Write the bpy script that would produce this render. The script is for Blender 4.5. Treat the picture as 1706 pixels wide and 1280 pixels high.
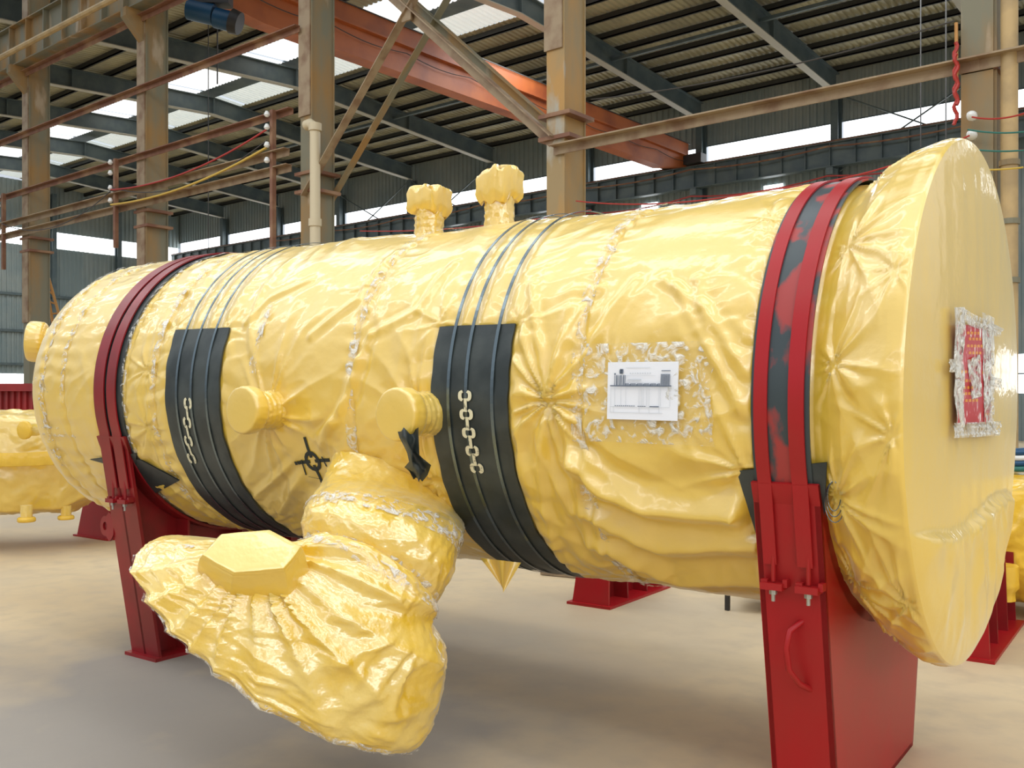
import bpy, math, random
import numpy as np
from mathutils import Vector
random.seed(7)
for o in list(bpy.data.objects): bpy.data.objects.remove(o)
C = bpy.context.scene.collection
PI = math.pi
# ------------------------------------------------------------------ camera
FPX, CX, HY, CAMZ, YAW = 1596.0, 853.0, 660.0, 1.6, math.radians(39.5)
cd = bpy.data.cameras.new('camera'); cam = bpy.data.objects.new('camera', cd); C.objects.link(cam)
cam.location = (0, 0, CAMZ); cam.rotation_euler = (PI/2, 0, YAW)
cd.sensor_width = 36; cd.lens = 36*FPX/1706; cd.shift_y = (HY-640)/1706; cd.clip_end = 300
bpy.context.scene.camera = cam
# ------------------------------------------------------------------ world, lamps, exposure
vs = bpy.context.scene.view_settings
vs.view_transform = 'Standard'; vs.look = 'None'; vs.gamma = 1; vs.use_curve_mapping = False
vs.exposure = 0.3
w = bpy.data.worlds.new('world'); bpy.context.scene.world = w; w.use_nodes = True
w.node_tree.nodes['Background'].inputs[0].default_value = (0.82, 0.9, 1.0, 1)
_nt = w.node_tree; _tc = _nt.nodes.new('ShaderNodeTexCoord'); _sp = _nt.nodes.new('ShaderNodeSeparateXYZ'); _mr = _nt.nodes.new('ShaderNodeMapRange')
_mr.inputs[1].default_value = -0.02; _mr.inputs[2].default_value = 0.25; _mr.inputs[3].default_value = 0.22; _mr.inputs[4].default_value = 0.72
_nt.links.new(_tc.outputs['Generated'], _sp.inputs[0]); _nt.links.new(_sp.outputs[2], _mr.inputs[0]); _nt.links.new(_mr.outputs[0], _nt.nodes['Background'].inputs[1])
def area(name, loc, target, sx, sy, power, col=(1, 1, 1)):
    l = bpy.data.lights.new(name, 'AREA'); l.shape = 'RECTANGLE'; l.size = sx; l.size_y = sy; l.energy = power; l.color = col
    o = bpy.data.objects.new(name, l); C.objects.link(o); o.location = loc
    o.rotation_euler = (Vector(target)-Vector(loc)).to_track_quat('-Z', 'Y').to_euler()
    return o
area('skylight_near_bay', (-3.0, -3.0, 11.0), (-3.0, -0.5, 0), 40, 1.0, 600, (1, 0.99, 0.96))  # unseen strip lamp added over the near bay to light the vessel
area('skylight_near_bay_inner', (-3.0, 1.5, 11.5), (-3.0, 1.6, 0), 40, 0.9, 600, (1, 0.99, 0.96))  # second added strip, kept narrow for stripe highlights on the film folds
area('skylight_aisle', (-4.0, 6.0, 11.5), (-4.0, 5.0, 0), 30, 1.6, 420, (1, 0.99, 0.96))  # another added overhead lamp, out of view, toward the column row
area('window_band_behind', (3.0, -10.0, 6.0), (-2.0, 2.0, 1.2), 24, 0.9, 220, (1, 0.98, 0.95))  # strip lamp added behind the camera for reflections in the film
area('window_band_right', (9.0, -1.0, 5.0), (-1.5, 3.5, 1.4), 12, 2.0, 220, (1, 0.98, 0.95))  # area lamp added out of view to brighten the vessel's end face
area('roof_light_far_bay', (-28, 25, 13.2), (-28, 25.01, 0), 60, 3.0, 3200, (0.9, 0.96, 1))
# ------------------------------------------------------------------ pixel rays (measured from the photograph)
F_ = np.array([-math.sin(YAW), math.cos(YAW), 0]); R_ = np.array([math.cos(YAW), math.sin(YAW), 0]); Z_ = np.array([0, 0, 1.0])
CAM = np.array([0, 0, CAMZ])
def ray(px, py): return F_ + (px-CX)/FPX*R_ + (HY-py)/FPX*Z_
def P(px, py, d): return CAM + d*ray(px, py)
def unit(v): v = np.asarray(v, float); return v/np.linalg.norm(v)
# ------------------------------------------------------------------ noise
_rs = np.random.RandomState(3)
_perm = np.concatenate([_rs.permutation(256)]*3)
_g = _rs.normal(size=(256, 3)); _g /= np.linalg.norm(_g, axis=1)[:, None]
def perlin(p, seed=0):
    p = np.asarray(p, float)+seed*17.31
    i = np.floor(p).astype(int); f = p-i; i &= 255
    u = f*f*f*(f*(f*6-15)+10)
    out = 0
    for dx in (0, 1):
        for dy in (0, 1):
            for dz in (0, 1):
                h = _perm[_perm[_perm[(i[..., 0]+dx) & 255]+((i[..., 1]+dy) & 255)]+((i[..., 2]+dz) & 255)]
                g = _g[h]
                dot = g[..., 0]*(f[..., 0]-dx)+g[..., 1]*(f[..., 1]-dy)+g[..., 2]*(f[..., 2]-dz)
                wx = u[..., 0] if dx else 1-u[..., 0]; wy = u[..., 1] if dy else 1-u[..., 1]; wz = u[..., 2] if dz else 1-u[..., 2]
                out = out+dot*wx*wy*wz
    return out
def ridged(p, seed=0, octv=3):
    o = 0; a = 1.0; q = np.asarray(p, float)
    for k in range(octv):
        o = o+a*(1-np.minimum(1, np.abs(perlin(q, seed+k))*3.2))
        q = q*2.07; a *= 0.5
    return o/1.75
# ------------------------------------------------------------------ materials
def mat(name, col, rough=0.5, metal=0.0, spec=0.5, coat=0.0, emit=None, estr=0):
    m = bpy.data.materials.new(name); m.use_nodes = True; b = m.node_tree.nodes['Principled BSDF']
    b.inputs['Base Color'].default_value = (*col, 1); b.inputs['Roughness'].default_value = rough
    b.inputs['Metallic'].default_value = metal; b.inputs['Specular IOR Level'].default_value = spec
    b.inputs['Coat Weight'].default_value = coat
    if emit: b.inputs['Emission Color'].default_value = (*emit, 1); b.inputs['Emission Strength'].default_value = estr
    return m
def mixnoise(m, c2, scale, lo=0.4, hi=0.6, stretch=(1, 1, 1), detail=6, rough2=None, dist=0.0):
    nt = m.node_tree; b = nt.nodes['Principled BSDF']
    tc = nt.nodes.new('ShaderNodeTexCoord'); mp = nt.nodes.new('ShaderNodeMapping'); mp.inputs['Scale'].default_value = stretch
    n = nt.nodes.new('ShaderNodeTexNoise'); n.inputs['Scale'].default_value = scale; n.inputs['Detail'].default_value = detail; n.inputs['Distortion'].default_value = dist
    r = nt.nodes.new('ShaderNodeMapRange'); r.inputs[1].default_value = lo; r.inputs[2].default_value = hi
    mx = nt.nodes.new('ShaderNodeMix'); mx.data_type = 'RGBA'
    nt.links.new(tc.outputs['Object'], mp.inputs[0]); nt.links.new(mp.outputs[0], n.inputs['Vector']); nt.links.new(n.outputs['Fac'], r.inputs[0]); nt.links.new(r.outputs[0], mx.inputs[0])
    src = b.inputs['Base Color']
    if src.is_linked: nt.links.new(src.links[0].from_socket, mx.inputs[6])
    else: mx.inputs[6].default_value = src.default_value
    mx.inputs[7].default_value = (*c2, 1)
    nt.links.new(mx.outputs[2], src)
    if rough2 is not None:
        rr = nt.nodes.new('ShaderNodeMapRange'); rr.inputs[3].default_value = b.inputs['Roughness'].default_value; rr.inputs[4].default_value = rough2
        nt.links.new(r.outputs[0], rr.inputs[0]); nt.links.new(rr.outputs[0], b.inputs['Roughness'])
    return m
def bump(m, scale, strength, dist=0.01, stretch=(1, 1, 1), ridge=False, detail=4):
    nt = m.node_tree; b = nt.nodes['Principled BSDF']
    tc = nt.nodes.new('ShaderNodeTexCoord'); mp = nt.nodes.new('ShaderNodeMapping'); mp.inputs['Scale'].default_value = stretch
    n = nt.nodes.new('ShaderNodeTexNoise'); n.inputs['Scale'].default_value = scale; n.inputs['Detail'].default_value = detail
    if ridge:
        n.noise_type = 'RIDGED_MULTIFRACTAL'
    bp = nt.nodes.new('ShaderNodeBump'); bp.inputs['Strength'].default_value = strength; bp.inputs['Distance'].default_value = dist
    nt.links.new(tc.outputs['Object'], mp.inputs[0]); nt.links.new(mp.outputs[0], n.inputs['Vector']); nt.links.new(n.outputs['Fac'], bp.inputs['Height'])
    if b.inputs['Normal'].is_linked: nt.links.new(b.inputs['Normal'].links[0].from_socket, bp.inputs['Normal'])
    nt.links.new(bp.outputs[0], b.inputs['Normal'])
    if b.inputs['Coat Weight'].default_value > 0: nt.links.new(bp.outputs[0], b.inputs['Coat Normal'])
    return m
M = {}
M['film'] = bump(mixnoise(mat('yellow_film', (0.78, 0.51, 0.04), 0.34, spec=1.0, coat=.55), (0.80, 0.53, 0.05), 1.3), 9, 0.32, 0.012, detail=4)
M['film_tight'] = bump(bump(mixnoise(mat('yellow_film_crumpled', (0.78, 0.50, 0.03), 0.24, spec=1.0, coat=.6), (0.82, 0.58, 0.12), 6), 14, 0.5, 0.015, detail=3), 40, 0.12, 0.005)
for k_ in ('film', 'film_tight'):
    b_ = M[k_].node_tree.nodes['Principled BSDF']; b_.inputs['IOR'].default_value = 1.75; b_.inputs['Sheen Weight'].default_value = .4; b_.inputs['Sheen Roughness'].default_value = .4; b_.inputs['Sheen Tint'].default_value = (1, .95, .75, 1); b_.inputs['Coat Roughness'].default_value = .06
M['film_far'] = bump(mat('orange_yellow_film', (0.80, 0.50, 0.05), 0.25, spec=0.6), 6, 0.5, 0.03)
M['tape'] = None
def tape_mat(lo=.5, hi=.66, top=.75):
    m = bpy.data.materials.new('clear_tape'); m.use_nodes = True; nt = m.node_tree; nt.nodes.clear()
    out = nt.nodes.new('ShaderNodeOutputMaterial'); mx = nt.nodes.new('ShaderNodeMixShader'); t = nt.nodes.new('ShaderNodeBsdfTransparent')
    g = nt.nodes.new('ShaderNodeBsdfPrincipled'); g.inputs['Base Color'].default_value = (0.9, 0.88, 0.8, 1); g.inputs['Roughness'].default_value = 0.1; g.inputs['Specular IOR Level'].default_value = 1.0
    tc = nt.nodes.new('ShaderNodeTexCoord'); n = nt.nodes.new('ShaderNodeTexNoise'); n.inputs['Scale'].default_value = 22; n.inputs['Distortion'].default_value = 1.2; n.inputs['Detail'].default_value = 5
    bp = nt.nodes.new('ShaderNodeBump'); bp.inputs['Distance'].default_value = 0.03; bp.inputs['Strength'].default_value = 1.0
    r = nt.nodes.new('ShaderNodeMapRange'); r.inputs[1].default_value = lo; r.inputs[2].default_value = hi; r.inputs[3].default_value = 0.03; r.inputs[4].default_value = top
    nt.links.new(tc.outputs['Object'], n.inputs['Vector']); nt.links.new(n.outputs['Fac'], bp.inputs['Height']); nt.links.new(bp.outputs[0], g.inputs['Normal'])
    nt.links.new(n.outputs['Fac'], r.inputs[0]); nt.links.new(r.outputs[0], mx.inputs[0]); nt.links.new(t.outputs[0], mx.inputs[1]); nt.links.new(g.outputs[0], mx.inputs[2]); nt.links.new(mx.outputs[0], out.inputs[0])
    return m
M['tape'] = tape_mat(); M['tape_dense'] = tape_mat(.36, .56, .85)
M['rubber'] = bump(mixnoise(mat('black_rubber', (0.022, 0.03, 0.03), 0.42, spec=0.5), (0.045, 0.055, 0.052), 5), 14, 0.3, 0.006)
M['rubber_worn'] = mixnoise(mat('worn_rubber_liner', (0.035, 0.05, 0.055), 0.38), (0.34, 0.035, 0.03), 6, 0.54, 0.60, (1, 1, 0.5), rough2=0.5)
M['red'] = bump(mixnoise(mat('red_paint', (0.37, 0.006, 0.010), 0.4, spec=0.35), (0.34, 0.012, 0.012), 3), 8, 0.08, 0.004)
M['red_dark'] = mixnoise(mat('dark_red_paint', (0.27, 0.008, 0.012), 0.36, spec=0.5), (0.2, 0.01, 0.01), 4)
M['steel_strap'] = mat('steel_strap', (0.16, 0.2, 0.22), 0.25, metal=0.85)
M['zinc'] = mat('zinc_steel', (0.45, 0.45, 0.42), 0.4, metal=0.8)
M['paper'] = bump(mat('white_paper', (0.83, 0.85, 0.9), 0.35), 20, 0.2, 0.003)
M['ink'] = mat('grey_print', (0.12, 0.15, 0.2), 0.5)
M['ink_light'] = mat('faint_print', (0.55, 0.58, 0.63), 0.5)
M['black_ink'] = mat('black_paint_mark', (0.02, 0.025, 0.02), 0.6)
M['stencil'] = mixnoise(mat('cream_stencil', (0.75, 0.70, 0.48), 0.5), (0.16, 0.15, 0.1), 40, 0.55, 0.68)
M['label_red'] = mixnoise(mat('red_notice', (0.50, 0.006, 0.015), 0.35, spec=0.5), (0.95, 0.86, 0.84), 26, 0.58, 0.66, (1.6, 1.6, 0.6), dist=0.8)
M['label_gold'] = mat('gold_print', (0.85, 0.42, 0.03), 0.4)
M['column'] = mixnoise(mixnoise(mat('rusty_column_paint', (0.20, 0.185, 0.12), 0.6), (0.33, 0.19, 0.065), 1.3, 0.45, 0.62, (1, 1, 0.35), rough2=0.8), (0.42, 0.33, 0.22), 3.0, 0.6, 0.72, (1, 1, 0.3))
M['column_old'] = mixnoise(mixnoise(mat('ochre_column_paint', (0.34, 0.24, 0.11), 0.6), (0.45, 0.25, 0.07), 1.6, 0.45, 0.6, (1, 1, 0.35)), (0.40, 0.36, 0.28), 2.2, 0.58, 0.66, (1, 1, 0.4))
M['brace'] = mixnoise(mat('weathered_brace', (0.34, 0.25, 0.15), 0.6), (0.22, 0.13, 0.07), 3, 0.45, 0.65)
M['rail'] = mixnoise(mat('rusty_rail', (0.20, 0.085, 0.045), 0.6), (0.33, 0.19, 0.1), 2, 0.45, 0.65)
M['beam'] = mixnoise(mat('blue_grey_beam', (0.075, 0.105, 0.115), 0.5), (0.11, 0.14, 0.14), 1.5)
M['flange'] = mat('pale_flange', (0.42, 0.40, 0.33), 0.55)
M['purlin'] = mat('dark_purlin', (0.035, 0.036, 0.033), 0.6)
M['roof'] = mixnoise(mat('roof_sheet', (0.40, 0.37, 0.24), 0.5), (0.30, 0.28, 0.19), 0.5)
M['wall'] = mixnoise(mat('wall_sheet', (0.22, 0.27, 0.27), 0.5), (0.29, 0.32, 0.3), 0.4)
M['crane'] = mixnoise(mat('orange_crane_paint', (0.45, 0.115, 0.025), 0.5), (0.28, 0.065, 0.02), 0.8, 0.45, 0.7)
M['window'] = mat('daylight_pane', (0.9, 0.95, 1), 0.4, emit=(0.93, 0.97, 1), estr=2.6)
M['sky_sheet'] = mat('translucent_sheet', (0.8, 0.85, 0.85), 0.4, emit=(0.8, 0.88, 0.88), estr=0.36)
M['sky_bright'] = mat('bright_translucent_sheet', (0.9, 0.95, 1), 0.4, emit=(0.97, 0.98, 1), estr=0.75)
M['blue'] = mat('blue_hoist_paint', (0.01, 0.07, 0.16), 0.4)
M['dark'] = mat('dark_iron', (0.03, 0.028, 0.028), 0.5)
M['cream_pipe'] = mat('cream_pipe', (0.62, 0.52, 0.34), 0.5)
M['tan_pipe'] = mixnoise(mat('tan_pipe', (0.52, 0.36, 0.16), 0.55), (0.4, 0.28, 0.13), 3)
M['ceramic'] = mat('white_ceramic', (0.8, 0.8, 0.76), 0.2)
M['wire_red'] = mat('red_cable', (0.4, 0.03, 0.02), 0.5)
M['wire_green'] = mat('green_cable', (0.03, 0.16, 0.13), 0.5)
M['wire_yellow'] = mat('yellow_cable', (0.6, 0.4, 0.06), 0.5)
M['wire_dark'] = mat('dark_cable', (0.05, 0.045, 0.04), 0.5)
M['ladder'] = mat('ochre_ladder', (0.5, 0.24, 0.06), 0.5)
M['wood'] = mixnoise(mat('old_wood', (0.32, 0.24, 0.15), 0.7), (0.2, 0.15, 0.1), 6)
M['container'] = mixnoise(mat('red_container_paint', (0.33, 0.02, 0.02), 0.5), (0.22, 0.02, 0.02), 1.5)
fl = mat('concrete_floor', (0.56, 0.43, 0.26), 0.62, spec=0.3)
mixnoise(fl, (0.63, 0.50, 0.31), 0.6, 0.35, 0.65)
mixnoise(fl, (0.38, 0.33, 0.26), 0.33, 0.48, 0.75, detail=5)
mixnoise(fl, (0.49, 0.39, 0.26), 5, 0.45, 0.8, detail=8)
nt = fl.node_tree; b_ = nt.nodes['Principled BSDF']       # grey patch in the left foreground, strongest at its centre, broken by noise
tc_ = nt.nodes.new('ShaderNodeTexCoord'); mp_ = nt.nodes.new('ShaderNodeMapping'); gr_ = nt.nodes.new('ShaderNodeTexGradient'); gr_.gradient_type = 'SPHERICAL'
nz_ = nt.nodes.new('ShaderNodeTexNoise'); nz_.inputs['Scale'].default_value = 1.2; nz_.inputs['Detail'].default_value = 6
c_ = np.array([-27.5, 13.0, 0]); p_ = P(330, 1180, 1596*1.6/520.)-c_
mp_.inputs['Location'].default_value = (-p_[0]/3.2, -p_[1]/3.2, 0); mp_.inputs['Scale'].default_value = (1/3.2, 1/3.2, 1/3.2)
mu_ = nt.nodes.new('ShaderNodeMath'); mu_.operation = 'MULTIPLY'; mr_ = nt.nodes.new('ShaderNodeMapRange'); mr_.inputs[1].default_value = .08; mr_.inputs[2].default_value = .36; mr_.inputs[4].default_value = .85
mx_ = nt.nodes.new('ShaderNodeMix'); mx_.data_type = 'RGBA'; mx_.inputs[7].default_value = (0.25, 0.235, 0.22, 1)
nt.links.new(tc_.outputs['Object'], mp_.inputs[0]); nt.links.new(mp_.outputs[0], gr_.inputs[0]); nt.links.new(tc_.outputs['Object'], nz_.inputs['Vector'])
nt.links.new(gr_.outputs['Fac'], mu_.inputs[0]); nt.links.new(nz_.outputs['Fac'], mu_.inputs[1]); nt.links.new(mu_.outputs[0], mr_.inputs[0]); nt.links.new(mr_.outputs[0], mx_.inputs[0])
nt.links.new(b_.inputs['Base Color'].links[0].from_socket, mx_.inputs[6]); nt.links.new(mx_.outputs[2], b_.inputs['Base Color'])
bump(fl, 12, 0.15, 0.01)
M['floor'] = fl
# ------------------------------------------------------------------ mesh collector
LOC = {}
class MB:
    def __init__(s): s.v = []; s.f = []; s.n = 0
    def add(s, v, f):
        v = np.asarray(v, float).reshape(-1, 3); s.v.append(v); s.f += [tuple(int(i)+s.n for i in q) for q in f]; s.n += len(v); return s
    def obox(s, c, ax, h):
        c = np.asarray(c, float); a = [unit(x)*k for x, k in zip(ax, h)]
        v = [c+i*a[0]+j*a[1]+k*a[2] for i in (-1, 1) for j in (-1, 1) for k in (-1, 1)]
        return s.add(v, [(0, 1, 3, 2), (4, 6, 7, 5), (0, 4, 5, 1), (2, 3, 7, 6), (0, 2, 6, 4), (1, 5, 7, 3)])
    def box(s, a, b):
        a = np.asarray(a, float); b = np.asarray(b, float)
        return s.obox((a+b)/2, np.eye(3), np.abs(b-a)/2)
    def bar(s, p, q, w, h, up=(0, 0, 1)):
        p = np.asarray(p, float); q = np.asarray(q, float); d = unit(q-p); sd = unit(np.cross(d, up)); u = np.cross(sd, d)
        return s.obox((p+q)/2, (d, sd, u), (np.linalg.norm(q-p)/2, w/2, h/2))
    def angle(s, p, q, w, t, up=(0, 0, 1), side=1):
        p = np.asarray(p, float); q = np.asarray(q, float); d = unit(q-p); sd = unit(np.cross(d, up)); u = np.cross(sd, d)
        L = np.linalg.norm(q-p)/2; c = (p+q)/2
        s.obox(c, (d, sd, u), (L, t/2, w/2)); return s.obox(c+side*sd*(w/2)+u*(w/2-t/2), (d, sd, u), (L, w/2, t/2))
    def ibeam(s, p, q, b, h, t, up=(0, 0, 1)):
        p = np.asarray(p, float); q = np.asarray(q, float); d = unit(q-p); sd = unit(np.cross(d, up)); u = np.cross(sd, d)
        L = np.linalg.norm(q-p)/2; c = (p+q)/2
        s.obox(c, (d, sd, u), (L, t/2, h/2-t)); s.obox(c+u*(h/2-t/2), (d, sd, u), (L, b/2, t/2)); return s.obox(c-u*(h/2-t/2), (d, sd, u), (L, b/2, t/2))
    def tube(s, pts, r, n=8, cap=True):
        pts = [np.asarray(p, float) for p in pts]; rings = []
        rr = r if hasattr(r, '__len__') else [r]*len(pts)
        pv = None
        for i, p in enumerate(pts):
            d = unit((pts[min(i+1, len(pts)-1)]-pts[max(i-1, 0)]))
            if pv is None: pv = np.cross(d, (0, 0, 1) if abs(d[2]) < .9 else (1, 0, 0))
            pv = unit(pv-d*np.dot(pv, d)); q = np.cross(d, pv)
            rings.append([p+rr[i]*(math.cos(2*PI*k/n)*pv+math.sin(2*PI*k/n)*q) for k in range(n)])
        return s.loft(rings, cap)
    def loft(s, rings, cap=True):
        n = len(rings[0]); v = [p for r in rings for p in r]; f = []
        for i in range(len(rings)-1):
            for k in range(n): f.append((i*n+k, i*n+(k+1) % n, (i+1)*n+(k+1) % n, (i+1)*n+k))
        if cap: f.append(tuple(range(n))[::-1]); f.append(tuple((len(rings)-1)*n+k for k in range(n)))
        return s.add(v, f)
    def poly(s, pts, ext):      # planar polygon with thickness vector
        pts = np.asarray(pts, float); n = len(pts); ext = np.asarray(ext, float)
        v = np.concatenate([pts, pts+ext]); f = [tuple(range(n))[::-1], tuple(range(n, 2*n))]
        for k in range(n): f.append((k, (k+1) % n, n+(k+1) % n, n+k))
        return s.add(v, f)
    def grid(s, V, closed=False):
        a, b = V.shape[:2]; idx = np.arange(a*b).reshape(a, b)
        if closed: idx = np.concatenate([idx, idx[:, :1]], 1)
        q = np.stack([idx[:-1, :-1], idx[1:, :-1], idx[1:, 1:], idx[:-1, 1:]], -1).reshape(-1, 4)
        return s.add(V.reshape(-1, 3), q.tolist())
    def build(s, name, m, parent=None, smooth=False, sharp=None):
        v = np.concatenate(s.v)
        if parent is not None: off = LOC[parent.name]
        else: off = (v.min(0)+v.max(0))/2; off[2] = v[:, 2].min()
        me = bpy.data.meshes.new(name); me.from_pydata((v-off).tolist(), [], s.f)
        import bmesh
        bm = bmesh.new(); bm.from_mesh(me); bmesh.ops.recalc_face_normals(bm, faces=bm.faces); bm.to_mesh(me); bm.free()
        me.materials.append(m); me.update()
        if smooth:
            me.polygons.foreach_set('use_smooth', [True]*len(me.polygons))
            if sharp: me.set_sharp_from_angle(angle=math.radians(sharp))
        o = bpy.data.objects.new(name, me); C.objects.link(o)
        if parent is not None:
            o.parent = parent; LOC[o.name] = off
        else: o.location = off; LOC[o.name] = off.copy()
        return o
def tag(o, label, cat, group=None, kind=None):
    o['label'] = label; o['category'] = cat
    if group: o['group'] = group
    if kind: o['kind'] = kind
    return o
def thing(name, loc, label, cat, group=None):
    o = bpy.data.objects.new(name, None); C.objects.link(o); o.location = loc; o.empty_display_size = .1
    LOC[o.name] = np.asarray(loc, float); return tag(o, label, cat, group)
def struct(o): o['kind'] = 'structure'; return o
# ------------------------------------------------------------------ building shell
YA, YW, XE, X1 = 12.0, 38.0, -62.3, 8.0       # column row, side wall, end wall, right limit
HZ = lambda h: CAMZ+h
def bottom(y):                                # rafter underside
    return HZ(12.0+0.062*(13-abs(y-25)))
def roofz(y): return bottom(y)+1.0
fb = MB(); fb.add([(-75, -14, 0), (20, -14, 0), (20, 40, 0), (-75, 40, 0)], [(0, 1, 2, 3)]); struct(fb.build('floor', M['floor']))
def corr(u0, u1, pitch, depth):
    us = []; n = int((u1-u0)/pitch)
    for k in range(n):
        a = u0+k*pitch; us += [(a, 0), (a+.35*pitch, 0), (a+.5*pitch, depth), (a+.85*pitch, depth)]
    return us+[(u1, 0)]
rf = MB()
cs = corr(XE, X1, 0.24, 0.05)
for (ya, yb) in ((YA-.3, 22.7), (26.8, YW+.2)):
    V = np.array([[(x, ya, roofz(ya)+d), (x, yb, roofz(yb)+d)] for x, d in cs]); rf.grid(V)
struct(rf.build('ceiling', M['roof']))
wb = MB()
cw = corr(XE, X1, 0.3, 0.06)
WH = roofz(YW)
STR0, STR1 = HZ(10.0), HZ(10.95)
for (z0, z1) in ((0, 1.7), (3.1, STR0), (STR1, WH)):
    wb.grid(np.array([[(x, YW-d, z0), (x, YW-d, z1)] for x, d in cw]))
struct(wb.build('wall_back', M['wall']))
wl = MB(); ce = corr(YA-2, YW, 0.3, 0.06)
ELO, EHI = HZ(9.55), HZ(10.6)
for (z0, z1) in ((0, 2.3), (3.0, ELO), (EHI, 15.2)):
    wl.grid(np.array([[(XE+d, y, z0), (XE+d, y, z1)] for y, d in ce]))
struct(wl.build('wall_left', M['wall']))
# windows: one per bay on the side wall, one per bay on the end wall
WX = [-14.3+6*k for k in range(-8, 4)]
nwin = 0
for k in range(len(WX)-1):
    a, b = WX[k]+.18, WX[k+1]-.18
    nwin += 1; m = MB(); m.box((a, YW-.02, STR0), (b, YW+.02, STR1)); o = struct(m.build('window_%d' % nwin, M['window']))
    fr = MB()
    fr.box((a, YW-.06, STR0-.05), (b, YW+.03, STR0)); fr.box((a, YW-.06, STR1), (b, YW+.03, STR1+.05))
    fr.build('window_frame', M['beam'], o)
    nwin += 1; m = MB(); m.box((a+.2, YW-.02, 1.7), (b-.2, YW+.02, 3.1)); o = struct(m.build('window_%d' % nwin, M['window']))
    fr = MB()
    for i in range(13): fr.bar((a+.2+i*(b-a-.4)/12, YW-.04, 1.7), (a+.2+i*(b-a-.4)/12, YW-.04, 3.1), .05, .05, up=(0, 1, 0))
    fr.bar((a+.2, YW-.04, 2.4), (b-.2, YW-.04, 2.4), .05, .05)
    fr.build('window_frame', M['beam'], o)
    nwin += 1; xm = WX[k]+2.8 if k != 0 else WX[k]+.6
    m = MB(); m.box((xm, YW-.1, HZ(7.9)), (xm+.85, YW-.07, HZ(8.85))); struct(m.build('window_%d' % nwin, M['window']))
EY = [YA-1, 17.6, 23.2, 28.4+.4, 33.2, YW]
for k in range(len(EY)-1):
    nwin += 1; m = MB(); m.box((XE-.02, EY[k]+.15, ELO), (XE+.02, EY[k+1]-.15, EHI)); struct(m.build('window_%d' % nwin, M['window']))
    nwin += 1; m = MB(); m.box((XE-.02, EY[k]+.15, 2.3), (XE+.02, EY[k+1]-.15, 3.0)); struct(m.build('window_%d' % nwin, M['window']))
# skylight strips beside the ridge, one per bay
for k in range(len(WX)-1):
    a, b = WX[k]+.1, WX[k+1]-.1
    for (ya, yb, mm) in ((22.7, 24.55, 'sky_bright'), (25.4, 26.8, 'sky_sheet')):
        nwin += 1; m = MB()
        V = np.array([[(x, ya, roofz(ya)+d), (x, yb, roofz(yb)+d)] for x, d in corr(a, b, .24, .04)]); m.grid(V)
        struct(m.build('window_%d' % nwin, M[mm]))
rt = MB(); rt.box((XE, 24.55, roofz(25)-.02), (X1, 25.4, roofz(25)+.06)); struct(rt.build('trim_1', M['beam']))
# end wall steel frame
for i, y in enumerate(EY[1:-1]):
    m = MB(); m.ibeam((XE+.3, y, 0), (XE+.3, y, 14.6), .3, .35, .03, up=(1, 0, 0)); tag(m.build('end_wall_post', M['beam']), 'blue-grey steel post standing against the end wall at the far left', 'post', 'end wall posts')
for z in (3.6, 5.7, 8.0):
    m = MB(); m.box((XE+.1, YA, z-.08), (XE+.2, YW, z+.08)); tag(m.build('wall_girt', M['beam']), 'thin dark rail fixed level across the ribbed end wall', 'rail', 'end wall rails')
# rafters (two per bay frame would be welded: one bent beam each), wall columns
RAFL = {}
names = ['tenth', 'ninth', 'eighth', 'seventh', 'sixth', 'fifth', 'fourth', 'third', 'second', 'first']
for k, x in enumerate(WX[1:-1]):
    t = thing('roof_rafter', (x, 25, bottom(25)), 'blue-grey steel roof rafter crossing the far bay, %s one counted from the right' % names[k] if k < 10 else '', 'rafter', 'roof rafters of the far bay')
    wbm = MB(); fl_ = MB(); st = MB()
    for (ya, yb) in ((YA, 18.5), (18.5, 25), (25, 31.5), (31.5, YW-.4)):
        da = .95 if ya in (YA,) else .72; db = .95 if yb == YW-.4 else .72
        if ya == 31.5: da, db = .72, .8
        p = [(x-.01, ya, bottom(ya)+.04), (x-.01, yb, bottom(yb)+.04), (x-.01, yb, bottom(yb)+.74), (x-.01, ya, bottom(ya)+.74)]
        wbm.poly(p, (.02, 0, 0))
        fl_.bar((x, ya, bottom(ya)+.02), (x, yb, bottom(yb)+.02), .3, .035)
        fl_2 = wbm.bar((x, ya, bottom(ya)+.76), (x, yb, bottom(yb)+.76), .3, .035)
    for y in (18.5, 25, 31.5):
        st = MB(); st.box((x-.14, y-.03, bottom(y)+.02), (x+.14, y+.03, bottom(y)+.74)); st.build('splice_plate', M['beam'], t)
    wbm.build('web', M['beam'], t); fl_.build('bottom_flange', M['flange'], t)
    c = thing('wall_column', (x, YW-.35, 0), 'blue-grey steel column against the windowed side wall', 'column', 'side wall columns')
    m = MB(); m.ibeam((x, YW-.35, 0), (x, YW-.35, bottom(YW-.35)), .3, .45, .03, up=(0, 1, 0)); m.build('shaft', M['beam'], c)
    m = MB(); m.box((x-.14, YW-1.1, HZ(8.7)), (x+.14, YW-.5, HZ(8.98))); m.build('crane_bracket', M['beam'], c)
ys = list(np.arange(YA+.4, 22.6, 1.28))+list(np.arange(27.1, YW, 1.28))
for y in ys:
    m = MB(); z = roofz(y)-.12; m.box((XE, y-.035, z-.1), (X1, y+.035, z+.1)); m.box((XE, y-.035, z-.1), (X1, y+.1, z-.07))
    tag(m.build('roof_purlin', M['purlin']), 'dark steel purlin running lengthwise under the ribbed roof sheets', 'purlin', 'roof purlins')
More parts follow.
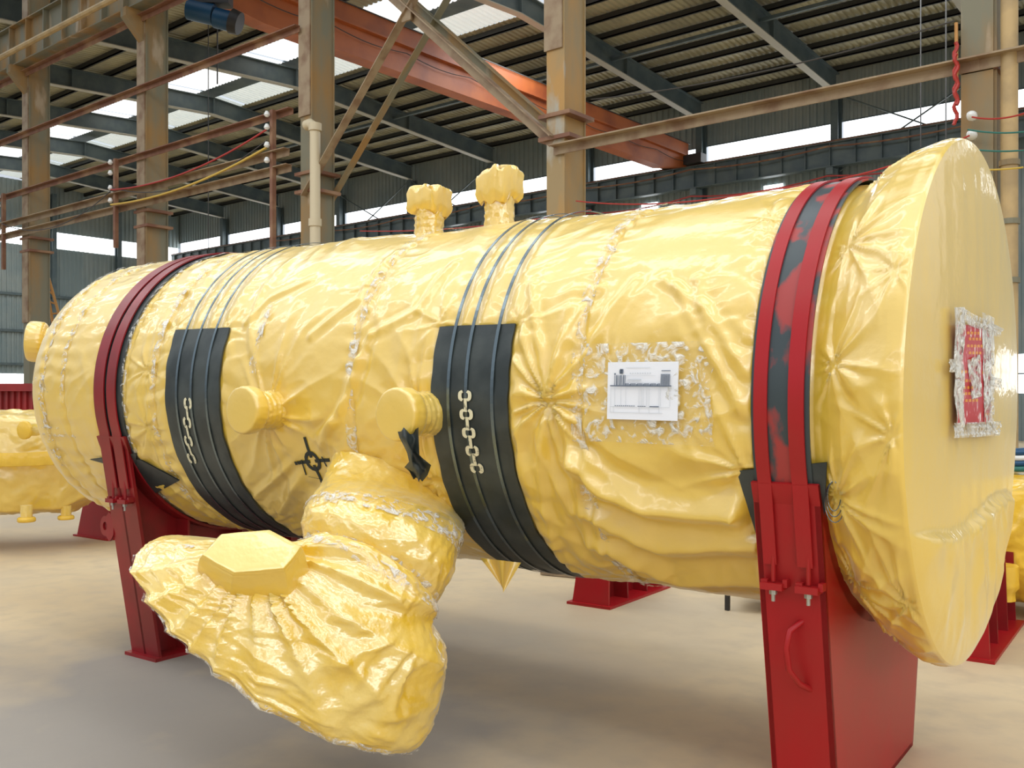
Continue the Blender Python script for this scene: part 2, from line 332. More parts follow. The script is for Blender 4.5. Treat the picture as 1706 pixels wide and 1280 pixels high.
# tie rods along the roof near the wall and X rods at the wall
for (y, h) in ((30.6, 11.9),):
    m = MB(); m.bar((XE, y, bottom(y)+.35), (X1, y, bottom(y)+.35), .12, .12); tag(m.build('roof_tie', M['beam']), 'long grey tie bar joining the roof rafters near the side wall', 'tie bar')
for (xa, xb) in ((-14.3, -8.3), (-38.3, -32.3), (-44.3, -38.3)):
    for s_ in (0, 1):
        m = MB(); z0, z1 = HZ(8.9), HZ(11.9)
        m.tube([(xa+.2, YW-.5, z1 if s_ else z0), (xb-.2, YW-.5, z0 if s_ else z1)], .035, 6); tag(m.build('wind_brace', M['beam']), 'slim diagonal brace rod crossing the high window band', 'brace', 'wall brace rods')
# wall-side runway beam with rail and stiffeners
t = thing('crane_runway', (-25, YW-.9, HZ(9)), 'dark crane runway beam with stiffeners below the side window band', 'crane beam')
m = MB(); m.ibeam((XE+.4, YW-.9, HZ(9.48)), (X1, YW-.9, HZ(9.48)), .35, .96, .03)
m.build('beam', M['beam'], t)
m = MB()
x = XE+1
while x < X1: m.box((x-.02, YW-1.06, HZ(9.03)), (x+.02, YW-.9, HZ(9.93))); x += 1.0
m.build('stiffeners', M['beam'], t)['kind'] = 'stuff'
m = MB(); m.bar((XE+.4, YW-.9, HZ(10.02)), (X1, YW-.9, HZ(10.02)), .08, .1); m.build('rail', M['rail'], t)
for (h, mm, dz) in ((9.75, 'rail', .3), (8.6, 'wire_red', .45)):
    m = MB(); pts = []
    for k in range(len(WX)-2, 2, -1):
        for j in range(6): u = j/6; pts.append((WX[k]+(WX[k-1]-WX[k])*u, YW-1.3, HZ(h)-dz*4*u*(1-u)*.5))
    m.tube(pts, .035, 5); tag(m.build('power_cable', M[mm]), 'red cable sagging along the side wall below the runway' if mm != 'rail' else 'brown cable strung along the runway beam of the side wall', 'cable')
# ------------------------------------------------------------------ near column row A
AX = [-14.8+6*k for k in (-2, -1, 0, 1, 2)]
side_txt = ['tall steel column at the far left of the row, beside the end wall windows', 'tall olive steel column second from the left, braced by pipes',
            'tall steel column in the middle with the cream downpipe', 'tall ochre rusted steel column behind the top of the vessel', 'tall rusty steel column behind the vessel end at right']
cmats = ['column', 'column', 'column', 'column_old', 'column']
for i, x in enumerate(AX):
    t = thing('steel_column', (x, YA, 0), side_txt[i], 'column', None)
    mm = M[cmats[i]]
    m = MB()
    # H section: flanges face the long side, web box between
    m.box((x-.17, YA-.28, 0), (x+.17, YA-.25, 13.5)); m.box((x-.17, YA+.25, 0), (x+.17, YA+.28, 13.5)); m.box((x+.12, YA-.25, 0), (x+.15, YA+.25, 13.5)); m.box((x-.15, YA-.25, 0), (x-.12, YA+.25, 13.5))
    m.build('shaft', mm, t)
    m = MB(); zt = {0: HZ(2), 1: HZ(1.8), 2: HZ(5.4), 3: HZ(5.3), 4: HZ(1)}[i]
    m.box((x-.2, YA-.31, zt), (x+.14, YA-.28, 13.5)); m.build('cover_plate', M['brace'] if i < 4 else mm, t)
    if i < 4:
        m = MB(); m.poly([(x-.12, YA-.28, HZ(8.2)), (x-.12, YA-.28, HZ(8.9)), (x-.12, YA-.75, HZ(8.9)), (x-.12, YA-.75, HZ(8.7))], (.24, 0, 0)); m.build('crane_bracket', mm, t)
        m = MB()
        for h in (3.95, 4.3): m.box((x-.3, YA-.33, HZ(h)-.03), (x+.3, YA+.33, HZ(h)+.03))
        m.build('clamp_plate', M['rail'], t)
    else:
        m = MB(); m.box((x-.19, YA-.31, HZ(3.66)), (x+.19, YA+.3, HZ(3.82))); m.build('clamp_plate', M['rail'], t)
# left runway girder on row A with stiffeners
t = thing('crane_runway', (-24, YA-.5, HZ(8.9)), 'grey crane runway girder with stiffeners across the top left corner', 'crane beam')
m = MB(); m.ibeam((-40, YA-.5, HZ(9.45)), (-8.8, YA-.5, HZ(9.45)), .32, 1.1, .03); m.build('girder', M['column'], t)
m = MB(); x = -39.
while x < -9: m.box((x-.015, YA-.65, HZ(8.93)), (x+.015, YA-.5, HZ(9.97))); x += 1.0
m.build('stiffeners', M['column'], t)['kind'] = 'stuff'
m = MB(); m.tube([(-40, YA-1.0, HZ(9.0)), (-26, YA-1.0, HZ(9.0)), (-15, YA-1.0, HZ(9.0))], .07, 8); tag(m.build('conduit_pipe', M['tan_pipe']), 'ochre pipe along the crane runway at the top left corner', 'pipe')
# longitudinal rails along row A, left part
def lrail(h, xa, xb, w, y, label, name='tie_rail', mm='rail', group=None, angle=True):
    m = MB()
    if angle: m.angle((xa, y, HZ(h)), (xb, y, HZ(h)), w, .02)
    else: m.tube([(xa, y, HZ(h)), (xb, y, HZ(h))], w/2, 8)
    return tag(m.build(name, M[mm]), label, 'rail', group)
lrail(8.72, -40, -14.8, .13, YA-.36, 'uppermost brown pipe rail tying the left columns')
lrail(7.08, -40, -14.9, .12, YA-.36, 'brown pipe rail tying the left columns, second from the top')
lrail(5.53, -40, -15.1, .12, YA-.36, 'brown pipe rail tying the left columns, third from the top')
lrail(4.72, -40, -15.1, .14, YA-.45, 'rusty angle rail of the left columns just above the lowest', mm='brace')
lrail(4.42, -40, -15.1, .14, YA-.4, 'lowest rusty angle rail of the left columns', mm='brace')
m = MB(); m.angle((-8.8, YA-.32, HZ(3.74)), (-2.8, YA-.32, HZ(3.74)), .14, .02); tag(m.build('tie_beam', M['brace']), 'weathered angle beam between the two right columns', 'beam')
m = MB(); m.angle((-2.8, YA-.32, HZ(3.74)), (3.2, YA-.32, HZ(3.74)), .14, .02); tag(m.build('tie_beam', M['brace']), 'weathered angle beam running off right of the rightmost column', 'beam')
# X bracing between columns 2 and 3, front and rear pair
for (y, w_, mm, wh) in ((YA-.33, .17, 'brace', 'front'), (YA+.33, .15, 'column', 'rear')):
    for k, (a, b) in enumerate((((-14.8, 3.85), (-8.8, 9.85)), ((-8.8, 3.95), (-14.8, 9.3)))):
        m = MB(); m.angle((a[0], y-.02*k, HZ(a[1])), (b[0], y-.02*k, HZ(b[1])), w_, .02, up=(0, 1, 0))
        tag(m.build('diagonal_brace', M[mm]), '%s diagonal brace rising %s between the middle columns' % (wh, 'rightward' if k == 0 else 'leftward'), 'brace')
m = MB(); m.box((-12.08, YA-.37, HZ(6.5)), (-11.85, YA-.33, HZ(6.8))); tag(m.build('gusset_plate', M['brace']), 'plate where the front diagonal braces cross', 'plate')
# insulator posts on row A
for (x, cl) in ((-15.55, 'brown post with white insulators beside the middle column'), (-21.6, 'brown post with white insulators at the second column'), (-27.7, 'brown post with white insulators at the far left column')):
    t = thing('insulator_post', (x, YA-.5, 0 if x > -16 else HZ(3.5)), cl, 'post', 'insulator posts')
    m = MB(); m.bar((x, YA-.5, HZ(1.5) if x > -16 else HZ(3.5)), (x, YA-.5, HZ(5.6)), .09, .09, up=(0, 1, 0)); m.build('bracket', M['rail'], t)
    for h in (5.45, 5.2, 4.85, 4.55):
        m = MB(); m.tube([(x-.03, YA-.62, HZ(h)), (x-.03, YA-.62, HZ(h)+.035), (x-.03, YA-.62, HZ(h)+.07), (x-.03, YA-.62, HZ(h)+.11)], [.03, .06, .05, .03], 10); m.build('insulator', M['ceramic'], t)
def sag(name, mm, a, b, dz, label, r=.02, n=14):
    a = np.array(a, float); b = np.array(b, float); m = MB()
    m.tube([a+(b-a)*k/n-np.array([0, 0, dz*4*(k/n)*(1-k/n)]) for k in range(n+1)], r, 5); return tag(m.build(name, M[mm]), label, 'cable')
sag('power_cable', 'wire_red', (-15.6, YA-.62, HZ(5.2)), (-21.6, YA-.62, HZ(4.85)), .25, 'red cable sagging between the second and the middle column')
sag('power_cable', 'wire_yellow', (-15.6, YA-.62, HZ(4.85)), (-21.6, YA-.62, HZ(4.5)), .2, 'yellow cable sagging between the second and the middle column', .025)
sag('power_cable', 'wire_dark', (-15.6, YA-.6, HZ(5.0)), (-21.6, YA-.6, HZ(4.9)), .45, 'dark cable sagging between the second and the middle column', .012)
sag('power_cable', 'wire_dark', (-21.6, YA-.6, HZ(4.85)), (-27.6, YA-.6, HZ(4.75)), .5, 'dark cable sagging between the two leftmost columns', .012)
# downpipe on the middle column
t = thing('downpipe', (-14.35, YA-.42, 0), 'cream downpipe with an elbow beside the middle column', 'pipe')
m = MB(); m.tube([(-14.62, YA-.42, HZ(5.15)), (-14.5, YA-.42, HZ(5.16)), (-14.4, YA-.42, HZ(5.1)), (-14.36, YA-.42, HZ(4.95)), (-14.36, YA-.42, 0)], .1, 12); m.build('pipe', M['cream_pipe'], t, True, 40)
m = MB()
for h in (5.0, 3.2): m.tube([(-14.36, YA-.42, HZ(h)), (-14.36, YA-.42, HZ(h)+.14)], .125, 12)
m.build('socket', M['cream_pipe'], t, True, 40)
# right side: tan pipe, lamps / insulators, cables, red rope
t = thing('tan_riser_pipe', (-2.5, YA-.3, 0), 'tan vertical pipe right of the rusty column at the vessel end', 'pipe')
m = MB(); m.tube([(-2.5, YA-.3, 0), (-2.5, YA-.3, 14)], .09, 12); m.build('pipe', M['tan_pipe'], t, True, 40)
m = MB()
for h in (2.55, 1.25, 1.9): m = MB(); m.tube([(-2.5, YA-.3, HZ(h)), (-2.5, YA-.3, HZ(h)+.06)], .11, 12); m.build('clamp', M['column'], t)
for (py, zz) in ((193, 0), (225, 1)):
    p = P(1619, py, 10.7); m = MB(); m.tube([p+np.array([0, .12, -.02]), p+np.array([0, .05, 0]), p, p-np.array([0, .05, 0]), p-np.array([0, .08, 0])], [.02, .05, .058, .045, .015], 12)
    tag(m.build('insulator', M['ceramic'], None, True), 'round white insulator on the right column, %s of the pair' % ('upper' if not zz else 'lower'), 'insulator')
for (mm, a, b, dz, lb) in (('wire_red', (1290, 315, 10.6), (1615, 226, 10.6), .1, 'red cable running from the right column down behind the vessel'),
                           ('wire_red', (960, 335, 14), (1290, 315, 10.6), .1, 'red cable passing the ochre column just above the vessel'),
                           ('wire_red', (1619, 195, 10.6), (1720, 184, 10.2), .05, 'upper red cable leaving the right column rightward'),
                           ('wire_green', (1612, 216, 10.6), (1720, 218, 10.2), .03, 'upper green cable at the right column'),
                           ('wire_green', (1600, 246, 10.6), (1720, 249, 10.2), .03, 'lower green cable at the right column'),
                           ('wire_yellow', (1600, 281, 10.6), (1705, 279, 10.2), .02, 'yellow cable at the right column just above the vessel end'),
                           ('wire_dark', (985, 166, 14.5), (1590, 35, 10.8), .12, 'brown cable sagging from the ochre column to the right column'),
                           ('wire_red', (985, 350, 14.3), (600, 385, 17.6), .1, 'red cable low behind the top nozzles')):
    sag('power_cable', mm, P(*a), P(*b), dz, lb, .010)
m = MB(); a = P(1593, 38, 10.88); b = P(1594, 150, 10.88); m.tube([a, b], .02, 6)
t = thing('hanging_rope', b, 'red rope hanging on a short stick at the right column', 'rope'); m.build('stick', M['ladder'], t)
m = MB(); pts = [P(1592+3*math.sin(k*1.3), 70+k*6, 10.85) for k in range(24)]; m.tube(pts, .022, 6); pts = [P(1593-3*math.sin(k*1.1), 90+k*5, 10.83) for k in range(18)]; m.tube(pts, .022, 6); m.build('rope', M['wire_red'], t)
for (px, d, y1, who) in ((1534, 25, 245, 'left'), (1576, 25, 235, 'right')):
    m = MB(); m.tube([P(px, -90, d), P(px, y1, d)], .018, 5); tag(m.build('hanging_cable', M['wire_dark']), 'thin cable hanging from the roof at right, %s of the pair' % who, 'cable')
m = MB(); m.tube([P(362, -210, 24), P(362, 140, 24)], .02, 5); tag(m.build('hanging_cable', M['wire_dark']), 'thin cable hanging below the blue hoist', 'cable')
m = MB(); m.tube([P(347, -210, 24), P(347, 432, 24)], .012, 5); tag(m.build('hanging_cable', M['wire_dark']), 'very thin cable reaching down toward the vessel top left of the hoist', 'cable')
# overhead crane
t = thing('overhead_crane', (-20.7, 25, HZ(9.7)), 'orange overhead travelling crane girder across the far bay', 'crane')
m = MB(); xg = -20.9
prof = [(YA+.35, 9.95), (15, 9.62), (35.0, 9.62), (37.15, 10.0), (37.15, 11.05), (YA+.35, 11.05)]
m.poly([(xg-.25, y, HZ(h)) for y, h in prof], (.5, 0, 0)); m.build('girder', M['crane'], t)
m = MB(); m.bar((xg+.33, YA+.3, HZ(10.42)), (xg+.33, 37.2, HZ(10.42)), .16, .05); m.build('ledge', M['crane'], t)
m = MB(); m.box((xg-.9, 36.7, HZ(10.02)), (xg+1.1, 37.18, HZ(10.42))); m.build('end_carriage', M['dark'], t)
m = MB(); m.bar((xg+.3, YA, HZ(11.0)), (xg+.3, 37.2, HZ(11.0)), .03, .03); m.build('cable_line', M['wire_dark'], t)
m = MB(); m.tube([(xg+.35, y, HZ(10.2)-.12*abs(math.sin(y*1.1))) for y in np.arange(YA+1, 37, .35)], .014, 5); m.build('festoon_cable', M['wire_dark'], t)
hp = P(357, 28, 23.2)
t = thing('crane_hoist', hp-np.array([0, 0, .5]), 'blue electric hoist hanging at the orange crane, top left', 'hoist')
dv = np.array([.25, .97, 0])
m = MB(); a = hp-R_*.62+Z_*.2; b = hp+R_*.0+Z_*.05; m.tube([a, b], .26, 16); m.build('motor', M['blue'], t, True, 40)
m = MB(); a = hp+R_*.02-Z_*.02; b = hp+R_*.42-Z_*.12; m.tube([a, b], .24, 16); m.build('drum', M['blue'], t, True, 40)
m = MB(); a = hp+R_*.42-Z_*.1; b = hp+R_*.62-Z_*.17; m.tube([a, b], [.3, .27], 16); m.build('end_cap', M['dark'], t, True, 40)
m = MB(); m.obox(hp+Z_*.55-R_*.1, (R_, F_, Z_), (.5, .2, .28)); m.build('trolley', M['dark'], t)
# ladder by the left column
t = thing('ladder', P(92, 640, 27), 'ochre ladder leaning left of the vessel, behind the leftmost column', 'ladder')
for (a, b) in (((78, 462), (104, 560)), ((76, 500), (90, 552))): pass
l0, l1, r0, r1 = P(70, 430, 30), P(98, 600, 28.5), P(78, 452, 30), P(114, 580, 28.5)
for a, b in ((l0, l0+(l1-l0)*l0[2]/(l0[2]-l1[2])), (r0, r0+(r1-r0)*r0[2]/(r0[2]-r1[2]))): m = MB(); m.tube([a, b], .045, 6); m.build('rail', M['ladder'], t)
for k in range(8):
    u = .08+k*.12; m = MB(); m.tube([l0+(l1-l0)*u, r0+(r1-r0)*u], .03, 6); m.build('rung', M['ladder'], t)
# red container far left
t = thing('cargo_box', P(20, 700, 20)*np.array([1, 1, 0]), 'red ribbed cargo box at the far left behind the wrapped equipment', 'box')
m = MB(); V = []
for k in range(60):
    for (du, dd) in ((0, 0), (.09, 0), (.13, .06), (.22, .06)):
        u = -3+k*.26*.5+du*.5
        V.append([P(20, 660, 20)*np.array([1, 1, 0])+R_*u+F_*dd+Z_*.05, P(20, 660, 20)*np.array([1, 1, 0])+R_*u+F_*dd+Z_*1.72])
m.grid(np.array(V)); m.obox(P(20, 660, 21)*np.array([1, 1, 0])+R_*.9+Z_*.9-F_*.0, (R_, F_, Z_), (3.85, .85, .85)); m.build('wall_panel', M['container'], t)
m = MB(); m.obox(P(20, 660, 20)*np.array([1, 1, 0])+R_*.9+Z_*1.78, (R_, F_, Z_), (3.95, .1, .08)); m.build('top_rail', M['container'], t)
#@@TANK
# ------------------------------------------------------------------ the wrapped vessel: axis and radius fitted to its outline
A_ = -unit(F_*FPX+R_*(-1406-CX)+Z_*(HY-630))
r1, r2 = ray(845, 373.5), ray(845, 938.6)
n1, n2 = unit(np.cross(A_, r1)), unit(np.cross(A_, r2))
e1 = unit(r1-A_*np.dot(A_, r1)); e2 = unit(r2-A_*np.dot(A_, r2))
N_ = unit(e1+e2); sinp = math.sin(math.acos(np.dot(e1, e2))/2)
DAX = 4.126; RT = DAX*sinp; O_ = CAM+N_*DAX; U_ = unit(np.cross(N_, A_)); U_ = U_ if U_[2] > 0 else -U_
def TP(s, th, r=None):
    r = RT if r is None else r
    s = np.asarray(s, float)[..., None]; th = np.asarray(th, float)[..., None]; r = np.asarray(r, float); r = r[..., None] if r.ndim else r
    return O_+s*A_+r*(-np.cos(th)*N_+np.sin(th)*U_)
def inv(px, py, R=None):
    R = RT if R is None else R
    d = ray(px, py); o = CAM-O_
    dp = d-A_*np.dot(d, A_); op = o-A_*np.dot(o, A_)
    a = np.dot(dp, dp); b = 2*np.dot(dp, op); c = np.dot(op, op)-R*R; D = b*b-4*a*c
    t = (-b-math.sqrt(max(D, 0)))/(2*a); p = CAM+d*t-O_
    return np.dot(p, A_), math.atan2(np.dot(p, U_), -np.dot(p, N_))
def arc(px, py): s, t = inv(px, py); return np.array([s, t*RT])
S_END, S_TIP = -0.695, -6.42
TILT = .028
# profile r(s)
prof_s = np.array([-6.72, -6.715, -6.66, -6.45, -6.10, -5.98, -5.0, -3, -1.25, -1.02, -0.99, -0.93, -0.85, -0.76, -0.705, -0.690])
prof_r = np.array([0.0, 0.40, 0.50, 0.64, 0.85, .883, .876, .876, .876, .868, .875, .925, .965, .995, 1.002, .992])-.876+RT
# tie rings: positions along the vessel where film is taped tight
RING = [-5.93, -5.7]+[inv(px, 600)[0] for px in ( 214, 262, 590, 968)]
PIN = [(246, 617, .22, 9, .016), (250, 712, .22, 9, .016), (915, 668, .5, 13, .028), (737, 540, .22, 7, .012), (868, 540, .25, 7, .012), (450, 690, .42, 13, .024), (705, 690, .38, 13, .022),
       (1245, 783, .4, 9, .024), (1140, 700, .16, 9, .010), (1020, 610, .16, 9, .009), (560, 800, .35, 11, .02), (730, 800, .25, 11, .018), (292, 548, .16, 7, .009), (380, 548, .16, 7, .009),
       (640, 470, .3, 6, .008), (1285, 370, .3, 9, .012), (1385, 560, .2, 7, .012)]
CREASE = [([(965, 770), (1010, 812), (1080, 838), (1160, 848), (1262, 850)], .05, .06), ([(1000, 860), (1100, 905), (1265, 900)], .05, .04), ([(1010, 905), (1130, 960), (1275, 960)], .05, .035),
          ([(600, 600), (570, 700), (500, 800), (470, 850)], .03, .022), ([(620, 560), (585, 660), (540, 730), (520, 800)], .02, .014),
          ([(1165, 470), (1195, 600), (1262, 700)], .02, .012), ([(1130, 480), (1170, 560), (1240, 690)], .018, .01), ([(1060, 470), (990, 570), (960, 640)], .02, .012), ([(1110, 470), (1180, 520), (1260, 640)], .02, .012), ([(1000, 480), (935, 590), (915, 660)], .018, .012),
          ([(890, 480), (905, 590), (915, 660)], .018, .014), ([(880, 700), (865, 780), (875, 850)], .02, .015), ([(945, 700), (960, 800), (985, 900)], .02, .016), ([(910, 700), (905, 800), (930, 900)], .02, .014),
          ([(760, 440), (700, 520), (620, 560)], .02, .01), ([(520, 470), (450, 500), (410, 540)], .018, .01), ([(660, 420), (600, 500), (520, 560)], .02, .01), ([(560, 700), (480, 780), (420, 830)], .02, .016)]
def pl_dist(s, a, pts):
    best = np.full(s.shape, 9.); along = np.zeros(s.shape)
    for p, q in zip(pts[:-1], pts[1:]):
        d = q-p; L2 = d@d; u = np.clip(((s-p[0])*d[0]+(a-p[1])*d[1])/L2, 0, 1)
        dist = np.hypot(s-p[0]-u*d[0], a-p[1]-u*d[1]); best = np.minimum(best, dist)
    return best
BANDS = []      # (s0, s1) ranges squeezed by straps, th range
def film_height(s, th):
    a = th*RT; z = np.zeros_like(s)
    low = np.clip((-th)/1.0, 0, 1)
    p = np.stack([s*1.1, a*.8, z], -1); wq = perlin(p*1.7, 5)
    h = .012*perlin(np.stack([s*1.6, a*1.0, z], -1), 1)*2
    # long folds: mostly around the girth, drifting diagonal
    q = np.stack([s*5.2+a*1.6+wq*2.2, a*1.5-s*.7+wq, z], -1)
    h += (.018+.022*low)*ridged(q, 2, 1)*(np.clip(perlin(p*1.3, 12)*3+.55, 0, 1))
    q = np.stack([s*3+a*3.2+wq*2, a*8-s*3.2+wq*2, z], -1)
    h += (.009+.019*low)*ridged(q, 4, 1)*(np.clip(perlin(p*1.5, 14)*3+.35, 0, 1))
    q = np.stack([s*11, a*11, z], -1)+wq[..., None]*1.2
    h += (.0015+.003*low)*ridged(q, 8, 2)
    # tie rings
    for k, r in enumerate(RING):
        ds = np.abs(s-r-.03*perlin(np.stack([a*1.2, z+k, z], -1), 3))
        h -= .011*np.exp(-(ds/.012)**2)+.008*np.exp(-ds/.08)
        h += (.006+.004*low)*np.sin(a*62+4*perlin(np.stack([a*4, s*2, z+k], -1), 4))*np.exp(-ds/.06)*(1-np.exp(-ds/.01))
    for (px, py, L, n, amp) in PIN:
        c = arc(px, py); ds, da = s-c[0], a-c[1]; rho = np.hypot(ds, da)+1e-6; ph = np.arctan2(da, ds)
        f = np.abs(np.sin(n*ph/2+1.7*perlin(np.stack([np.cos(ph)*1.7, np.sin(ph)*1.7, rho*2+z+px], -1), 6)*2))
        h += 1.35*amp*(1-f)**1.2*np.exp(-rho/L*1.5)*np.clip(rho/.03, 0, 1)-amp*.25*np.exp(-(rho/.05)**2)
    for pts, wd, amp in CREASE:
        pp = [arc(*p) for p in pts]; d = pl_dist(s, a, pp); h += amp*np.exp(-(d/wd)**1.5)-amp*.3*np.exp(-((d-wd*2)/wd)**2)
    c = arc(1165, 385); rho = np.hypot((s-c[0])*1.0, (a-c[1])*.9); h = h*(1-.9*np.exp(-(rho/.25)**8))+.010*np.exp(-(rho/.25)**8)
    c = arc(1078, 653); rho = np.hypot(s-c[0], (a-c[1])*1.25); h = h*(1-.85*np.exp(-(rho/.26)**6))
    c = arc(522, 768); rho = np.hypot(s-c[0], a-c[1]); h = h*(1-.92*np.exp(-(rho/.17)**4))
    return h
def band_squeeze(s, th, h):
    for (s0, s1, t0, t1, gather) in BANDS:
        ins = (th > t0) & (th < t1)
        d = np.maximum(np.maximum(s0-s, s-s1), 0)
        a = th*RT
        g = gather*np.abs(np.sin(a*24+5*perlin(np.stack([a*3, s*1.5, s*0], -1), 9)))*np.exp(-d/.07)*np.clip(d/.02, 0, 1)
        k = np.where(ins, np.clip(d/.05, 0, 1), 1)
        h = h*k+np.where(ins, g, 0)
    return h
# pad and strap layout measured in the photo
def smid(px, py): return inv(px, py)[0]
P1 = (smid(279, 650), smid(368, 650)); P2 = (smid(722, 650), smid(849, 650))
P1T, P2T = inv(337, 550)[1], inv(796, 544)[1]
NB = (smid(1262, 600), smid(1347, 600)); FB = (smid(159, 650), smid(205, 650))
BANDS += [(P1[0], P1[1], -1.9, P1T, .012), (P2[0], P2[1], -1.9, P2T, .016), (NB[0]-.005, NB[1]+.005, -3.2, 3.2, .016), (smid(1236, 700), smid(1400, 700), -.62, inv(1300, 780)[1], .006), (FB[0], FB[1], -3.2, 3.2, .010)]
base = O_+A_*(-3.4); base = np.array([base[0], base[1], 0.73])
for px_, yt in ((313, 0), (337, 0), (362, 0), (761, 1), (790, 1), (833, 1)):
    sb_ = inv(px_, 560)[0]; BANDS.append((sb_-.010, sb_+.010, P2T if yt else P1T, 3.2, .003))
V = thing('wrapped_vessel', base, 'huge horizontal vessel wrapped in yellow film, lying on two red saddles', 'industrial vessel')
# main film body
sg = np.concatenate([np.linspace(-6.715, -5.9, 80), np.arange(-5.89, -1.02, .0095), np.arange(-1.02, S_END+.004, .006)])
tg = np.concatenate([np.linspace(-2.2, 2.0, 460), np.linspace(2.0, 2*PI-2.2, 90)[1:-1]])
SS, TT = np.meshgrid(sg, tg, indexing='ij')
TTw = np.where(TT > PI, TT-2*PI, TT)
rr = np.interp(SS, prof_s, prof_r)
hh = band_squeeze(SS, TTw, film_height(SS, TTw))
fade = np.clip((SS+6.72)/.5, .15, 1)
# flared skirt at the near end: folds running from the strap to the rim
aa = TTw*1.0
nearw = np.clip((SS+1.04)/.05, 0, 1)
wv_ = perlin(np.stack([SS*2, aa*2.2, SS*0], -1), 17)
fold = ridged(np.stack([SS*2.6+wv_*1.5, aa*2.0+wv_*2.2, SS*0], -1), 21, 1)*.022+ridged(np.stack([SS*4+wv_*3, aa*5.5+wv_*4, SS*0], -1), 24, 1)*.009
for (sp, tp, Lp, npn, ap) in ((-.97, 1.15, .22, 9, .02), (-.97, .62, .25, 11, .026), (-.97, .12, .25, 9, .024), (-.73, -.12, .22, 9, .02), (-.97, -.38, .25, 11, .026), (-.75, .42, .18, 7, .014), (-.96, -.8, .3, 11, .03), (-.74, -.75, .3, 9, .026), (-.9, -1.2, .3, 9, .026)):
    ds, da = SS-sp, (TTw-tp)*.95; rho = np.hypot(ds, da)+1e-6; ph = np.arctan2(da, ds)
    f = np.abs(np.sin(npn*ph/2+3*perlin(np.stack([np.cos(ph)*1.7, np.sin(ph)*1.7, rho*2+tp], -1), 6)))
    fold = fold+ap*(1-f)**1.2*np.exp(-rho/Lp*1.3)*np.clip(rho/.03, 0, 1)
gath = .014*np.abs(np.sin(aa*23+4*perlin(np.stack([aa*3, SS*3, SS*0], -1), 33)))*np.exp(-np.clip(SS-NB[1], 0, 9)/.05)
rimf = np.clip((S_END-.0-SS)/.04, 0, 1)
hh = np.where(SS > NB[1]+.002, gath*nearw+(fold*nearw-.012)*rimf, hh*fade)
rr = rr+hh
# the lower rim hangs as a slack bag
rr = rr+np.clip((SS+.98)/.2, 0, 1)*.03*np.exp(-((TTw+1.25)/.55)**2)-np.clip((SS+.98)/.2, 0, 1)*.0*TTw
SSt = SS+np.clip((SS+1.0)/.3, 0, 1)*TILT*(-np.cos(TT))
m = MB(); m.grid(TP(SSt, TT, rr), closed=True)
body = m.build('film_wrapping', M['film'], V, True)
# near end cover: slightly slack disc of film with a lapped lower sheet
rim = rr[-1]
q = np.concatenate([np.linspace(0, .9, 34), np.linspace(.91, 1, 10)])
Q, T2 = np.meshgrid(q, tg, indexing='ij'); RR = Q*rim[None, :]
X = -RR*np.cos(T2); Y = RR*np.sin(T2)
lap = (Y < -.42+.22*(X+.6)*(X > -.6)-.1*np.clip(-.6-X, 0, 1))
edge = -.44+.03*np.sin(X*4)
bul = .03*(1-Q**4)
bul += .004*ridged(np.stack([X*5, Y*.8, X*0], -1), 41, 1)*(1-Q**12)
lower = np.clip((edge-Y)/.02, 0, 1)
bul += lower*(1-Q**30)*(.012+.04*ridged(np.stack([X*4+Y*1.2, Y*2.2+X, X*0], -1), 43, 2)*(1-Q**8))
m = MB(); m.grid(O_+(sg[-1]+TILT*X/rim[None, :]+bul*1)[..., None]*A_+(X[..., None]*N_)+Y[..., None]*U_, closed=True)
m.build('end_cover', M['film'], V, True)
def SURF(s, th):
    s = np.array([s], float); th = np.array([th], float)
    return float(np.interp(s, prof_s, prof_r)[0]+band_squeeze(s, th, film_height(s, th))[0])
# ------------------------------------------------------------------ decals and strips lying on the vessel
def strip(s0, s1, t0, t1, r_in, thick, ns=6, nt=60, wav=0.0, seed=0, edge=0.0):
    t = np.linspace(t0, t1, nt); rows = []
    for k in range(ns+1):
        u = k/ns
        e0 = edge*perlin(np.stack([t*9, t*0, t*0], -1), seed+50); e1_ = edge*perlin(np.stack([t*9, t*0, t*0], -1), seed+60)
        s = (s0+e0)*(1-u)+(s1+e1_)*u
        w_ = wav*perlin(np.stack([s*9, t*7, t*0], -1), seed)
        rows.append((s, w_))
    ho = lambda s: np.where(s < -5.9, np.minimum(0, np.interp(s, prof_s, prof_r)-RT), 0)
    top = [TP(s, t, r_in+thick+w_+ho(s)) for s, w_ in rows]; bot = [TP(s, t, r_in+w_+ho(s)) for s, w_ in rows][::-1]
    G = np.stack(top+bot, 0).transpose(1, 0, 2)      # nt x 2(ns+1)
    m = MB(); m.loft([g for g in G]); return m
def flat2d(m, pts, th0, s0, r, t=.0015, sub=1):
    """pts: 2-D outline in metres (ds along the vessel, dup around it) laid on the vessel surface"""
    pts = [(s0+x, th0+y/RT) for x, y in pts]
    if r is None: r = max(SURF(s, th) for s, th in pts)+.002
    a = [TP(s, th, r) for s, th in pts]; c = TP(np.mean([p[0] for p in pts]), np.mean([p[1] for p in pts]), r)
    nrm = unit(c-(O_+A_*np.dot(c-O_, A_))); m.poly(a, nrm*t); return m
straps_sets = []
def pad(name, s0, s1, t_top, strap_px, ytop, label):
    p = strip(s0, s1, -2.1, t_top, RT+.006, .009, 10, 80, .008, seed=int(abs(s0*10)), edge=.012).build('rubber_pad', M['rubber'], V, True, 40); p['label'] = label
    for k, px in enumerate(strap_px):
        s_ = inv(px, ytop)[0]
        strip(s_-.008, s_+.008, -2.3, PI-.9, RT+.0185, .003, 1, 120).build('steel_strap', M['steel_strap'], V)
    return p
pad1 = pad('a', P1[0], P1[1], P1T, (313, 337, 362), 560, 'black rubber pad under steel straps, left one')
